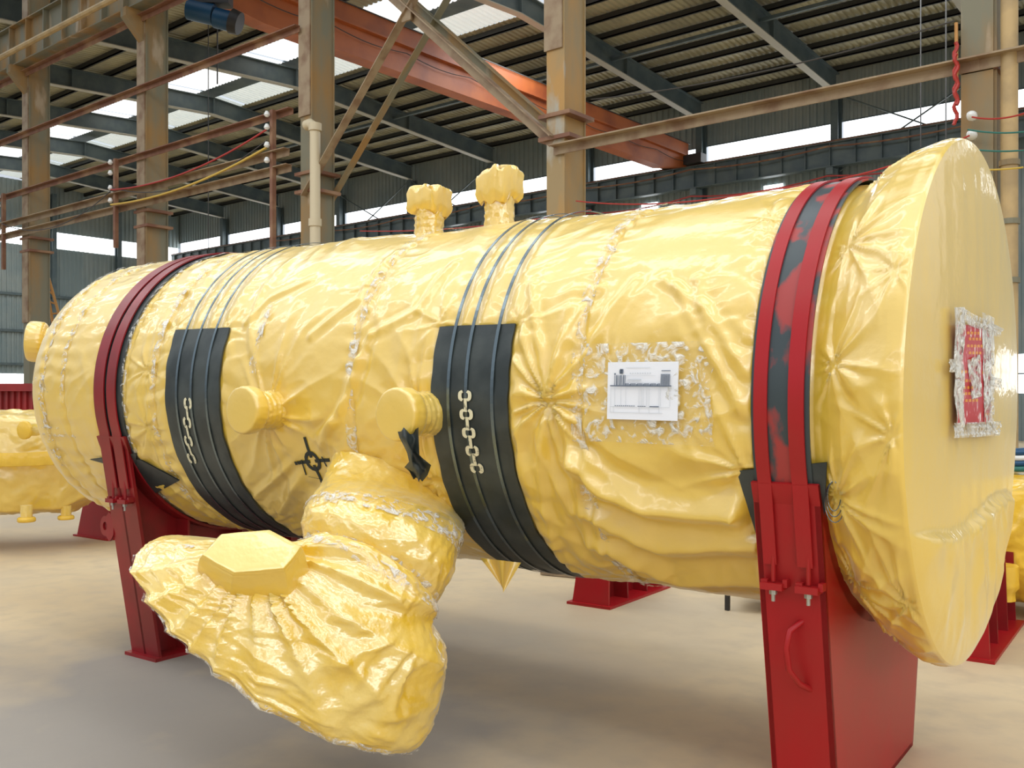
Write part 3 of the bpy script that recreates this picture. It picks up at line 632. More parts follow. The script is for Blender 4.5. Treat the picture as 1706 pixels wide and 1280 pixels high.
pad2 = pad('b', P2[0], P2[1], P2T, (761, 790, 833), 560, 'black rubber pad under steel straps, middle one')
def chain(padobj, pxs, n, w_, h_):
    """chain stencil: alternate ring and edge-on links between two photo points"""
    (s0, t0), (s1, t1) = inv(*pxs[0]), inv(*pxs[1])
    m = MB(); R0 = RT+.021
    L = abs(t1-t0)*RT; step = L/n
    for k in range(n):
        u = (k+.5)/n; s = s0+(s1-s0)*u; t = t0+(t1-t0)*u
        if k % 2 == 0:
            W, H = w_, step*.62; seg = 20
            out = [(W*np.sign(math.cos(a))*abs(math.cos(a))**.7, H*np.sign(math.sin(a))*abs(math.sin(a))**.7) for a in [2*PI*i/seg for i in range(seg)]]
            inn = [(x*.5, y*.58) for x, y in out]
            for i in range(seg):
                if i in (4, 5, 14, 15): continue
                j = (i+1) % seg; flat2d(m, [out[i], out[j], inn[j], inn[i]], t, s, R0)
        else:
            H = step*.72; flat2d(m, [(-w_*.22, -H), (w_*.22, -H), (w_*.22, H), (-w_*.22, H)], t, s, R0)
    o = m.build('chain_mark', M['stencil'], padobj); o['label'] = 'pale stencilled chain symbol'
chain(pad1, ((319, 664), (326, 768)), 7, .034, 0)
chain(pad2, ((779, 652), (801, 784)), 9, .036, 0)
# crinkled clear tape rings and patches
TP_ = [(-.015, .022, 6), (-.02, .02, 6)]
for i, (px, y, wd, t0, t1) in enumerate(((118, 600, .04, -.6, 1.2), (150, 600, .03, -.1, 1.7), (214, 600, .03, -.9, 2.2), (262, 600, .03, -.9, 2.0), (428, 600, .03, .1, .55), (590, 600, .035, -1.6, 2.2), (968, 600, .035, -1.9, 2.2))):
    s_ = inv(px, y)[0] if px > 160 else (-5.93 if px < 120 else -5.7); strip(s_-wd, s_+wd*.6, t0, t1, RT+.012, .002, 4, 110, .02, seed=i, edge=.03).build('clear_tape', M['tape'], V, True)
s_, t_ = inv(95, 640); s_ = -6.1; strip(s_-.35, s_+.3, t_-.06, t_+.05, RT+.006, .002, 8, 10, .01, edge=.02).build('clear_tape', M['tape'], V, True)
for (a, b) in (((72, 712), (100, 717)), ((72, 723), (127, 727))):
    (s0, t0), (s1, t1) = inv(*a), inv(*b); strip(s0, s1, t0-.008, t0+.008, RT+.0, .012, 8, 6).build('tape_line', M['tape'], V, True)
# packing list sheet
s0, t0 = inv(1020, 606); s1, t1 = inv(1135, 700); sc, tc_ = (s0+s1)/2, (t0+t1)/2; W, H = s1-s0, (t0-t1)*RT
sheetR = RT+.030
sh = thing_part = MB(); flat2d(sh, [(-W/2, -H/2), (W/2, -H/2), (W/2, H/2), (-W/2, H/2)], tc_, sc, sheetR, .003)
sheet = sh.build('packing_list', M['paper'], V); sheet['label'] = 'white printed form sheet'
def prn(x0, y0, x1, y1, mm):        # fractions of the sheet from top left
    m = MB(); X0, X1_ = -W/2+x0*W, -W/2+x1*W; Y0, Y1 = H/2-y0*H, H/2-y1*H
    return m, [(X0, Y1), (X1_, Y1), (X1_, Y0), (X0, Y0)]
def prints(lst, name, mm):
    m = MB()
    for (x0, y0, x1, y1) in lst:
        pts = prn(x0, y0, x1, y1, mm)[1]; flat2d(m, pts, tc_, sc, sheetR+.0032, .0005)
    m.build(name, M[mm], sheet)['kind'] = 'stuff'
lst = [(.05, .405, .92, .425)]
for i in range(7): lst.append((.11+i*.025, .23, .118+i*.025+.006*(i % 2), .41))
for i in range(9): lst.append((.77+i*.0145, .21, .779+i*.0145, .41))
for i in range(26): lst.append((.27+i*.0192, .372, .283+i*.0192, .41) if i % 5 != 3 else (.27+i*.0192, .385, .29+i*.0192, .41))
for i in range(8): lst.append((.205-.028*math.cos(i*PI/16), .165-.04*math.sin(PI*i/8), .205+.028*math.sin(PI*(i+1)/9), .165+.04*math.sin(PI*i/8)))
lst += [(.775, .15, .9, .163), (.105, .195, .125, .225)]
lst += [(.12+i*.03, .755, .14+i*.03, .768) for i in range(10)]+[(.45+i*.03, .758, .475+i*.03, .77) for i in range(4)]+[(.62, .758, .75, .775)]
prints(lst, 'printed_form', 'ink')
lst = [(.27, .1, .62, .106)]+[(.33+i*.035, .19, .35+i*.035, .205) for i in range(9)]+[(.3, .3, .5, .325), (.27, .24, .7, .244), (.27, .36, .7, .363)]
lst += [(x, .43, x+.004, .76) for x in (.06, .12, .21, .28, .47, .5, .53, .58, .61, .75, .77, .9)]+[(x, .77, x+.004, .88) for x in (.05, .1, .47, .61, .75)]+[(.05, .875, .8, .88), (.05, .775, .9, .78), (.05, .45, .92, .453), (.05, .48, .92, .483)]
prints(lst, 'faint_grid', 'ink_light')
# clear film patch around the sheet
strip(s0-.11, s1+.13, t1-.10, t0+.085, RT+.024, .0015, 24, 30, .01, seed=5, edge=.04).build('clear_tape', M['tape'], V, True)
# centre of gravity cross and spray smudge
s0, t0 = inv(522, 768); m = MB(); R0 = None
ang = .12
def rot(pts, a): return [(x*math.cos(a)-y*math.sin(a), x*math.sin(a)+y*math.cos(a)) for x, y in pts]
for a in (0, PI/2, PI, 3*PI/2):
    for k in range(6):
        y0, y1 = .02+.018*k, .02+.018*(k+1); flat2d(m, rot([(-.009, y0), (-.009, y1), (.009, y1), (.009, y0)], a+ang), t0, s0, R0)
for a in range(16):
    a0, a1 = 2*PI*a/16, 2*PI*(a+1)/16
    flat2d(m, [(.055*math.cos(a0), .055*math.sin(a0)), (.055*math.cos(a1), .055*math.sin(a1)), (.035*math.cos(a1), .035*math.sin(a1)), (.035*math.cos(a0), .035*math.sin(a0))], t0, s0, R0)
m.build('gravity_mark', M['black_ink'], V)['label'] = 'black crossed circle mark'
m = MB()
for (a, b) in (((503, 765), (511, 790)), ((537, 760), (545, 776)), ((515, 793), (534, 797))):
    (sa, ta), (sb, tb) = inv(*a), inv(*b); flat2d(m, [(0, 0), (sb-sa, (tb-ta)*RT), (sb-sa+.008, (tb-ta)*RT), (.008, 0)], ta, sa, R0)
m.build('marker_strokes', M['black_ink'], V)
# red notice on the end face
def endpt(px, py, off):
    n = unit(A_-TILT*N_); o = O_+A_*(S_END+off); d = ray(px, py); t = np.dot(o-CAM, n)/np.dot(d, n); return CAM+d*t
m = MB(); q4 = [endpt(*p, .045) for p in ((1594, 541), (1650, 543), (1650, 705), (1594, 708))]
m.poly(q4, A_*.003); notice = m.build('red_notice', M['label_red'], V); notice['label'] = 'glossy red notice with rows of gold writing'
m = MB()
def npt(x, y): return q4[0]*(1-x)*(1-y)+q4[1]*x*(1-y)+q4[2]*x*y+q4[3]*(1-x)*y+A_*.0032
for r_, (y, xa, xb) in enumerate(((.07, .25, .62), (.13, .3, .62), (.2, .25, .7), (.27, .3, .65), (.34, .35, .62), (.46, .08, .2), (.47, .7, .85), (.55, .1, .35), (.62, .05, .38), (.68, .08, .35), (.75, .2, .6), (.9, .8, .95))):
    x = xa
    while x < xb:
        for (dx, dy, ww, hh_) in ((0, 0, .07, .008), (0, .014, .07, .008), (.028, -.006, .014, .028)):
            m.poly([npt(x+dx, y+dy), npt(x+dx+ww, y+dy), npt(x+dx+ww, y+dy+hh_), npt(x+dx, y+dy+hh_)], A_*.0006)
        x += .1
m.build('gold_writing', M['label_gold'], notice)['kind'] = 'stuff'
def tapeq(pts, seed, off=.05, n=14, wv=.012):
    c = [endpt(*p, off) for p in pts]; u = np.linspace(0, 1, n)
    G = np.zeros((n, n, 3))
    for i, x in enumerate(u):
        for j, y in enumerate(u):
            p = c[0]*(1-x)*(1-y)+c[1]*x*(1-y)+c[2]*x*y+c[3]*(1-x)*y
            G[i, j] = p+A_*(wv*perlin(np.array([[x*4, y*6, seed]]), seed)[0])
    m = MB(); m.grid(G); G2 = G+A_*.0012; m.grid(G2); return m.build('clear_tape', M['tape_dense'], V, True)
tapeq([(1590, 512), (1606, 512), (1606, 712), (1592, 712)], 2); tapeq([(1636, 520), (1656, 530), (1656, 720), (1640, 718)], 3)
tapeq([(1590, 705), (1668, 702), (1666, 726), (1590, 730)], 4); tapeq([(1582, 598), (1596, 600), (1596, 622), (1582, 620)], 5); tapeq([(1648, 626), (1670, 632), (1668, 648), (1650, 642)], 6)
tapeq([(1600, 512), (1672, 548), (1664, 562), (1600, 536)], 7); tapeq([(1612, 600), (1632, 590), (1636, 660), (1618, 665)], 8)
# ------------------------------------------------------------------ nozzles
def film_ring(c, ax, r, n, amp, seed, up=None, k=26, gather=0):
    ax = unit(ax); u = unit(np.cross(ax, (0, 0, 1) if abs(ax[2]) < .9 else (1, 0, 0))); v = np.cross(ax, u)
    t = np.linspace(0, 2*PI, n, endpoint=False)
    rad = r*(1+amp*(ridged(np.stack([np.cos(t)*2.2+seed, np.sin(t)*2.2, t*0+np.dot(c, ax)*14], -1), seed % 7, 2)-.4))+gather*np.abs(np.sin(t*k/2))
    return c+np.outer(rad*np.cos(t), u)+np.outer(rad*np.sin(t), v)
def nozzle(base_pt, ax, L, rs, rc, Lc, seed, name='nozzle', lab=None, n=96):
    ax = unit(ax); m = MB()
    m.loft([film_ring(base_pt+ax*(L-Lc)*k/14-ax*.12*(k == 0), ax, rs*(1.0+.12*math.exp(-k/2)+.03*math.sin(k*1.9+seed)), n, .09, seed) for k in range(15)])
    o = m.build(name, M['film_tight'], V, True, 50)
    if lab: o['label'] = lab
    m = MB(); b = base_pt+ax*(L-Lc); R = []
    for k, (z, f, g) in enumerate(((-.16, .82, .05), (-.05, .93, .05), (.06, 1.0, .03), (.3, 1.03, .01), (.7, 1.03, .005), (.93, 1.01, 0), (1.0, .97, 0), (1.02, .9, 0), (1.03, .5, 0), (1.03, .02, 0))):
        R.append(film_ring(b+ax*Lc*z, ax, rc*f, n, .05 if k < 6 else .015, seed, gather=g*rc))
    m.loft(R); c = m.build('flange_cap', M['film'], o, True, 60)
    return o
LOC_fix = LOC
nozzle(TP(inv(455, 683)[0], inv(455, 683)[1]), -N_*1+A_*.0, .20, .094, .114, .075, 1, lab='nearer-left nozzle on the vessel side')
nozzle(TP(inv(712, 690)[0], inv(712, 690)[1]), -N_, .215, .096, .112, .085, 2, lab='nozzle on the vessel side beside the middle pad')
def topnoz(pxb, pyb, dep, hs, hc, rs, rc, seed):
    b = P(pxb, pyb, dep); sA = np.dot(b-O_, A_); b = O_+A_*sA+U_*(RT-.02)+N_*0
    m = MB(); n = 96; H1, H2 = hs, hc
    m.loft([film_ring(b+U_*(H1*k/14), U_, rs*(1+.25*math.exp(-k/1.2)+.03*math.sin(k*2.3)), n, .14, seed) for k in range(15)])
    o = m.build('nozzle', M['film_tight'], V, True, 50); o['label'] = 'upright nozzle with a lumpy wrapped cap on top of the vessel'
    m = MB(); R = []
    for z, f in ((-.35, .8), (-.12, .97), (.05, 1.02), (.45, .98), (.8, 1.02), (.93, .97), (1.0, .8), (1.05, .4), (1.06, .02)):
        rg = film_ring(b+U_*(H1+H2*z), U_, rc*f, n, .055, seed+3)
        # boxy wrap: square off the ring
        c = b+U_*(H1+H2*z); d = rg-c; t = np.arctan2(d@N_, d@A_); sq = 1/np.maximum(np.abs(np.cos(t)), np.abs(np.sin(t)))**.8
        rg = c+d*(sq*.9)[:, None]+U_*(.06*perlin(np.stack([np.cos(t)*2, np.sin(t)*2, t*0+seed+z], -1), 3))[:, None]
        R.append(rg)
    m.loft(R); m.build('flange_cap', M['film'], o, True, 50)
topnoz(714, 385, 5.38, .185, .105, .080, .108, 4)
topnoz(831, 368, 5.1, .205, .125, .077, .108, 5)
# small nozzle on the far dished end
nozzle(P(104, 572, 6.82), -R_*1.0-F_*.22+Z_*.05, .22, .10, .138, .10, 6, lab='small nozzle on the far left end of the vessel')
# ------------------------------------------------------------------ elbow and big wrapped flange hanging under the side
VD = .5
def ering(cx, cy, dep, ux, uy, vm, n=220, sc=1.0):
    L = math.hypot(ux, uy); pv = np.array([-uy, ux])/L
    k = dep/FPX
    c = P(cx, cy, dep); u = (R_*ux-Z_*uy)*k*sc
    v = ((R_*pv[0]-Z_*pv[1])*vm-F_*(VD*math.sqrt(max(L*L-vm*vm, 1))))*k*sc
    return c, u, v
def eloft(specs, name, mm, lab=None, sub=9, amp=.02, fs=(3, 3), seed=0, pw=1.0, parent=None, pins=(), hexa=0):
    keys = [ering(*s) for s in specs]; n = 260; t = np.linspace(0, 2*PI, n, endpoint=False); rows = []
    cs_ = np.array([np.concatenate(k) for k in keys]); m_ = len(keys)
    for i in range(m_-1):
        p0, p1, p2, p3 = cs_[max(i-1, 0)], cs_[i], cs_[i+1], cs_[min(i+2, m_-1)]
        for j in range(sub):
            u = j/sub; a = .5*((2*p1)+(-p0+p2)*u+(2*p0-5*p1+4*p2-p3)*u*u+(-p0+3*p1-3*p2+p3)*u**3)
            a = a*pw+(1-pw)*(p1*(1-u)+p2*u); rows.append(a)
    rows.append(cs_[-1]); rows = np.array(rows)
    ct, st = np.cos(t), np.sin(t)
    if hexa: kk = np.cos(PI/6)/np.cos((t+.3) % (PI/3)-PI/6); kk = 1+(kk-kk.mean())*1.0; ct, st = ct*kk, st*kk
    G = rows[:, None, 0:3]+ct[None, :, None]*rows[:, None, 3:6]+st[None, :, None]*rows[:, None, 6:9]
    nr = G-rows[:, None, 0:3]; ln = np.linalg.norm(nr, axis=-1, keepdims=True); nr = nr/np.maximum(ln, 1e-6)
    I = np.arange(len(rows))[:, None]/sub
    T = t[None, :]
    q = np.stack([np.cos(T)*fs[0]+I*0, np.sin(T)*fs[0]+I*0, I*fs[1]+T*0], -1); wq = perlin(q*.7, seed+2)
    h = amp*ridged(q+wq[..., None]*1.2, seed, 1)+amp*.4*ridged(q*2.3+wq[..., None]*2, seed+3, 2)
    for (px, py, dd, nn, La, Aa) in pins:
        c0 = P(px, py, dd); dx = (G-c0)@R_; dz = (G-c0)@Z_; rho = np.hypot(dx, dz)+1e-6; ph = np.arctan2(dz, dx)
        f = np.abs(np.sin(nn*ph/2+2.4*perlin(np.stack([np.cos(ph)*2, np.sin(ph)*2, rho*1.6], -1), 6)))
        h = h+Aa*(1-f)**1.1*np.exp(-rho/La)*np.clip((rho-.08)/.1, 0, 1)
    h = h*np.minimum(1, ln[..., 0]/.25)
    G = G+nr*(h-amp*.5)[..., None]
    m = MB(); m.loft([g for g in G]); o = m.build(name, M[mm], parent or V, True, 70)
    if lab: o['label'] = lab
    return o, G
_, EG = eloft([(668, 800, 4.62, 112, 40, -30), (656, 838, 4.45, 118, 34, -34), (642, 872, 4.2, 127, 30, -46), (628, 915, 4.05, 124, 46, -50), (614, 960, 4.02, 104, 54, -44), (600, 990, 4.05, 84, 48, -30)],
      'elbow_pipe', 'film_tight', 'wrapped elbow pipe', amp=.013, fs=(3.2, 2.2), seed=4, sub=14, pins=((570, 900, 3.8, 17, .3, .014),))
_, FG = eloft([(618, 952, 3.99, 98, 54, -44), (612, 966, 3.95, 110, 61, -42), (585, 972, 3.94, 136, 68, -14), (530, 990, 3.92, 206, 88, 12), (508, 1006, 3.9, 226, 102, 26), (492, 1032, 3.9, 238, 126, 38), (478, 1060, 3.9, 240, 146, 42), (470, 1080, 3.9, 226, 152, 38), (462, 1092, 3.92, 198, 138, 32), (454, 1100, 3.94, 130, 92, 20), (450, 1102, 3.95, 8, 5, 2)],
      'wrapped_flange', 'film_tight', 'big wrapped flange hanging at the front', amp=.016, fs=(2.6, 1.0), seed=8, pw=.35, sub=14, pins=((420, 930, 3.6, 21, .85, .055), (700, 1050, 3.7, 13, .35, .035), (560, 1200, 3.6, 11, .3, .022)))
def tape_rows(G, i0, i1, j0, j1, off=.006):
    S_ = G[i0:i1, j0:j1]; c = G[i0:i1].mean(1)[:, None]; nr = S_-c; nr /= np.linalg.norm(nr, axis=-1, keepdims=True)
    m = MB(); m.grid(S_+nr*off); m.grid(S_+nr*(off+.0015)); return m.build('clear_tape', M['tape'], V, True)
tape_rows(EG, 26, 36, 0, 130); tape_rows(EG, 52, 60, 0, 130); tape_rows(FG, 8, 18, 0, 130); tape_rows(FG, 92, 102, 10, 128, .01); tape_rows(FG, 40, 90, 118, 123, .01)
hump, _ = eloft([(428, 975, 3.8, 88, 26, 34), (422, 945, 3.72, 84, 12, 31), (420, 924, 3.68, 80, 5, 31), (420, 918, 3.66, 75, 4, 29), (420, 916, 3.66, 66, 3, 26), (420, 915, 3.66, 5, 0, 2)], 'valve_cover', 'film', 'lighter boxed hump on the flange', amp=.006, fs=(1.0, 1), seed=11, pw=.1, hexa=.12)
# hanging corner of film beneath
m = MB()
G = np.zeros((12, 12, 3))
for i in range(12):
    for j in range(12):
        x, y = i/11, j/11; px = 800+68*x; px = px+(838-px)*y; py = 930+8*x+50*y; G[i, j] = P(px, py, 4.25+.05*math.sin(x*9)*(1-y))
m.grid(G); m.grid(G+F_*.003); m.build('film_corner', M['film'], V, True)
# black torn bag under the right nozzle
m = MB(); G = []
for (px, py, hw_, dd) in ((678, 716, 17, 4.02), (681, 728, 18, 4.0), (684, 742, 12, 4.02), (688, 756, 8, 4.03), (692, 768, 13, 4.04), (696, 778, 20, 4.06), (699, 788, 16, 4.08), (697, 800, 5, 4.1)):
    G.append([P(px+hw_*x+3*math.sin(py*1.7+x*4), py+4*math.sin(x*5+py), dd+.03*math.sin(x*4+py*.5)) for x in np.linspace(-1, 1, 9)])
G = np.array(G); m.grid(G); m.grid(G+F_*.003); o = m.build('black_tag', M['rubber'], V, True); o['label'] = 'black torn sheet hanging below the side nozzle'
# ------------------------------------------------------------------ saddles
Ah = unit([A_[0], A_[1], 0]); Nh = unit([N_[0], N_[1], 0]); 
def saddle(sc, wth, ztop, near, label):
    """sc: position along the vessel, wth: width along the vessel"""
    cc = O_+A_*sc; o0 = np.array([cc[0], cc[1], 0.]); zc = cc[2]
    t = thing('transport_saddle', o0, label, 'saddle', None)
    def L(a, n, z): return o0+Ah*a+Nh*n+np.array([0, 0, z])
    th_t = math.asin((ztop-zc)/(RT+.03)); nt, nb = -(RT+.03)*math.cos(th_t)+.012, -(RT-.27 if near else RT-.25)
    rb = RB if near else .7
    def nfront(z): return nb+(nt-nb)*z/ztop
    arcp = [(-(RT+.03)*math.cos(a), zc+(RT+.03)*math.sin(a)) for a in np.linspace(th_t, -PI-th_t, 28)]
    prof = [(nfront(0.0), 0.0), (nt, ztop)]+arcp+[(-nt, ztop), (rb, 0.0)]
    def side(a, th_): m = MB(); m.poly([L(a, n, z) for n, z in prof], Ah*th_); return m
    hw = wth/2
    # front plate
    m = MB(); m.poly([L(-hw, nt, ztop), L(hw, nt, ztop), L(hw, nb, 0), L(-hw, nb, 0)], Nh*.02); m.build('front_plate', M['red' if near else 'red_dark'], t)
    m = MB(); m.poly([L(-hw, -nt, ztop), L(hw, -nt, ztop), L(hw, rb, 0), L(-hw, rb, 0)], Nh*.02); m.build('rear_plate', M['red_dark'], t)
    # webs
    if near:
        side(hw-.02, .02).build('side_plate', M['red'], t); side(-hw+.002, .018).build('side_plate', M['red'], t)
    else:
        side(-.01, .02).build('web_plate', M['red_dark'], t)
        for n_ in (-.42, 0, .42):
            zt = zc-math.sqrt((RT+.03)**2-n_*n_)
            m = MB(); m.poly([L(-hw+.01, n_, 0), L(hw-.01, n_, 0), L(hw-.01, n_, zt), L(-hw+.01, n_, zt)], Nh*.016); m.build('rib', M['red_dark'], t)
    lp = 0 if near else .02
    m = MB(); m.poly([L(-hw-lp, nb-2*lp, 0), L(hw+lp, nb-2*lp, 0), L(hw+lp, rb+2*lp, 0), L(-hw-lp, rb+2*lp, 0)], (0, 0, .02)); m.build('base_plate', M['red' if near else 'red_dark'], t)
    # curved cradle plate
    m = MB(); aa_ = np.linspace(th_t, -PI-th_t, 50); rings = []
    for a in aa_:
        ci, si = -math.cos(a), math.sin(a)
        rings.append([L(-hw, (RT+.018)*ci, zc+(RT+.018)*si), L(hw, (RT+.018)*ci, zc+(RT+.018)*si), L(hw, (RT+.034)*ci, zc+(RT+.034)*si), L(-hw, (RT+.034)*ci, zc+(RT+.034)*si)])
    m.loft(rings); m.build('cradle_plate', M['red' if near else 'red_dark'], t)
    return t, L, nfront, hw, zc, nt
sL, sR = inv(1250, 600)[0], inv(1362, 600)[0]
wn = sR-sL; nearS = (sL+sR)/2; RB = .5
t, L, nf, hw, zc, nt = saddle(nearS, wn, 1.295, True, 'tall red painted saddle carrying the near right end of the vessel')
def band(t, s0, s1, th0, name, mm, r, th_=.006, tl=-2.2, th1=PI-.3): return strip(s0, s1, th0, th1, r, th_, 4, 120).build(name, M[mm], t, True, 40)
b0, b1 = NB; wB = b1-b0; TH0 = -.16
o = band(t, b0-.012, b1+.012, -.45, 'rubber_liner', 'rubber_worn', RT+.010, .008); o['label'] = 'dark worn rubber liner under the red straps'
def strapband(t, L, nf, hw, zc, s0, s1, sc, zlow, mm, r=RT+.0195):
    # over the top, down the side, then straight down the front plate
    ztp = 1.295 if mm == 'red' else 1.36
    th = np.linspace(PI-.3, math.asin((ztp+.02-zc)/r), 120); rings = []
    for a in th: rings.append([TP(s0, a, r), TP(s1, a, r), TP(s1, a, r+.008), TP(s0, a, r+.008)])
    for k in range(0, 14):
        z = ztp-.01+(zlow-ztp+.01)*k/13; n0 = nf(z)-.008
        a0, a1 = s0-sc, s1-sc
        rings.append([L(a0, n0, z), L(a1, n0, z), L(a1, n0-.008, z), L(a0, n0-.008, z)])
    m = MB(); m.loft(rings); return m.build('tie_strap', M[mm], t, True, 40)
def bolt(t, L, a, n, z, mm='red'):
    m = MB(); m.tube([L(a, n-.028, z+.015), L(a, n-.03, z+.13), L(a, n-.012, z+.15)], .008, 8); m.build('tension_rod', M[mm], t)
    m = MB(); m.obox(L(a, n-.028, z), (Ah, Nh, Z_), (.040, .028, .012)); m.obox(L(a+.045, n-.02, z+.012), (Ah, Nh, Z_), (.008, .02, .014)); m.obox(L(a-.03, n-.03, z+.016), (Ah, Nh, Z_), (.012, .012, .006)); m.build('anchor_bracket', M[mm], t)
    m = MB(); m.tube([L(a, n-.03, z-.012), L(a, n-.03, z-.03)], .014, 6); m.tube([L(a, n-.03, z-.03), L(a, n-.03, z-.055)], .007, 8); m.build('anchor_bolt', M['zinc'], t)
for (pa, pb, px) in (((1262, 600), (1284, 600), 1297), ((1319, 600), (1345, 600), 1372)):
    s0, s1 = inv(*pa)[0], inv(*pb)[0]
    strapband(t, L, nf, hw, zc, s0, s1, nearS, 1.00, 'red')
    bolt(t, L, (s0+s1)/2-nearS+.012, nf(.92), .925)
# lifting lug: bent bar loop on the front plate
m = MB(); zl = .76
def Lf(a, off, z): return L(a, nf(z)-off, z)
m.tube([Lf(.03, -.01, .80), Lf(.0, .05, .77), Lf(-.01, .07, .71), Lf(-.005, .07, .63), Lf(.02, .04, .575), Lf(.045, -.01, .545)], .011, 8); m.build('lifting_lug', M['red'], t, True, 50)
# rubber sheet between saddle and film
rs = MB()
def pxsheet(q4, r, name, parent, nx=16, ny=16, th_=.006):
    m = MB(); G = np.zeros((ny, nx, 3)); G2 = G.copy()
    for i in range(ny):
        for j in range(nx):
            x, y = j/(nx-1), i/(ny-1); p = [(q4[0][k]*(1-x)+q4[1][k]*x)*(1-y)+(q4[3][k]*(1-x)+q4[2][k]*x)*y for k in (0, 1)]
            s_, t_ = inv(*p, R=r); G[i, j] = TP(s_, t_, r); G2[i, j] = TP(s_, t_, r+th_)
    m.grid(G); m.grid(G2)
    return m.build(name, M['rubber'], parent, True, 40)
pxsheet([(1228, 784), (1378, 770), (1372, 905), (1267, 910)], RT+.006, 'rubber_sheet', t)
# loose wire coil beside the saddle top
m = MB(); c = L(hw+.05, nt+.0, 1.26)
for k in range(3): m.tube([c+Ah*(.022+.006*k)*math.cos(a)-Z_*(.05+.01*k)*math.sin(a)-Z_*.01*k+Nh*.004*k for a in np.linspace(0, 2*PI, 22)], .0018, 5)
m.build('wire_coil', M['steel_strap'], t)
# far saddle
fl0, fl1 = inv(158, 650)[0], inv(203, 650)[0]
farS = (fl0+fl1)/2; wf = fl1-fl0+.0
print('SADDLES', nearS, wn, farS, wf, FB, NB)
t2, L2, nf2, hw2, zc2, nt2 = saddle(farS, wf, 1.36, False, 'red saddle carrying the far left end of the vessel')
o = strip(FB[0], FB[1], -.7, PI-.3, RT+.006, .007, 4, 120).build('rubber_liner', M['rubber'], t2, True, 40); o['label'] = 'black rubber liner under the two red straps'
for (pa, pb) in (((163, 650), (179, 650)), ((184, 650), (198, 650))):
    s0, s1 = inv(*pa)[0], inv(*pb)[0]
    strapband(t2, L2, nf2, hw2, zc2, s0, s1, farS, 1.05, 'red_dark')
    bolt(t2, L2, (s0+s1)/2-farS+.01, nf2(.97), .975, 'red_dark')
pxsheet([(150, 765), (228, 755), (228, 785), (186, 775)], RT+.022, 'rubber_sheet', t2)
pxsheet([(180, 757), (236, 766), (300, 800), (205, 850)], RT+.020, 'rubber_sheet', t2)
m = MB(); c = L2(-hw2-.075, nf2(.8), .80); ring = []
prof = [(.08, .09), (.0, .075), (-.04, .05), (-.055, .0), (-.04, -.045), (.0, -.06), (.08, -.075)]
out = [c+Ah*x+Z_*z for x, z in prof]
ho = [c+Ah*(.022*math.cos(a)-.01)+Z_*(.026*math.sin(a)) for a in np.linspace(0, 2*PI, 16, endpoint=False)]
# plate with a hole: bridge quads between angular samples
pin = []; pout = []
for a in np.linspace(0, 2*PI, 28, endpoint=False):
    dx, dz = math.cos(a), math.sin(a); pin.append((-.01+.022*dx, .026*dz))
    if dx > .35: k = min(.09/abs(dx), .1); pout.append((-.01+k*dx, k*dz))
    else: pout.append((-.01+.052*dx, .062*dz))
for k in range(28):
    j = (k+1) % 28; m.poly([c+Ah*x+Z_*z for x, z in (pin[k], pout[k], pout[j], pin[j])], Nh*.016)
m.build('lifting_lug', M['red_dark'], t2)
# ------------------------------------------------------------------ free standing support behind, planks
def support(px, py, w_, h_, dp, label, flip=False):
    b = P(px, py, 1596*CAMZ/(py-HY)); b[2] = 0
    t = thing('steel_support', b, label, 'support')
    def Q(a, n, z): return b+Ah*a+Nh*n+Z_*z
    m = MB(); m.poly([Q(0, 0, 0), Q(w_, 0, 0), Q(w_*.9, .06, h_), Q(w_*.12, .06, h_)], Nh*.02); m.build('front_plate', M['red'], t)
    m = MB(); m.poly([Q(w_*.5, .02, 0), Q(w_*.5, dp, 0), Q(w_*.5, dp-.06, h_), Q(w_*.5, .06, h_)], Ah*.015); m.build('web_plate', M['red_dark'], t)
    for k in (.36, .7, 1.0):
        m = MB(); m.poly([Q(.02, dp*k, 0), Q(w_-.02, dp*k, 0), Q(w_*.88, dp*k, h_), Q(w_*.14, dp*k, h_)], Nh*.015); m.build('rib', M['red_dark'], t)
    m = MB(); m.poly([Q(-.03, -.03, 0), Q(w_+.03, -.03, 0), Q(w_+.03, dp+.05, 0), Q(-.03, dp+.05, 0)], Z_*.02); m.build('base_plate', M['red'], t)
    return t
support(953, 1006, .32, .45, .95, 'low red steel support standing on the floor behind the vessel middle')
support(128, 893, .62, .5, .9, 'low red steel support behind the far saddle at left')
support(1560, 1092, .3, .5, 1.2, 'red steel support whose foot shows behind the vessel end at right')
m = MB(); a = P(905, 962, 8.6); b = P(1060, 968, 8.2); a[2] = b[2] = .03; m.bar(a, b, .12, .05); tag(m.build('timber_plank', M['wood']), 'thin timber plank lying on the floor behind the low red support', 'plank')
m = MB(); a = P(1060, 962, 8.9); b = P(1205, 985, 8.1); a[2] = b[2] = .03; m.bar(a, b, .1, .04); tag(m.build('timber_plank', M['wood']), 'timber plank lying on the floor right of the low red support', 'plank')
tb = P(1250, 1012, 7.2); tb[2] = 0
t = thing('low_table', tb, 'low pale topped stand on the floor behind the near saddle', 'stand')
m = MB(); a = P(1208, 1000, 7.1); b = P(1420, 1026, 6.8); a[2] = b[2] = .13; m.bar(a+Nh*.3, b+Nh*.3, .6, .02); m.build('top', M['paper'], t)
m = MB(); a = P(1212, 1003, 7.15); m.bar([a[0], a[1], 0], [a[0], a[1], .12], .03, .03, up=(0, 1, 0)); m.build('leg', M['dark'], t); m = MB(); b_ = P(1400, 1003, 6.85); m.bar([b_[0], b_[1], 0], [b_[0], b_[1], .12], .03, .03, up=(0, 1, 0)); m.build('leg', M['dark'], t)
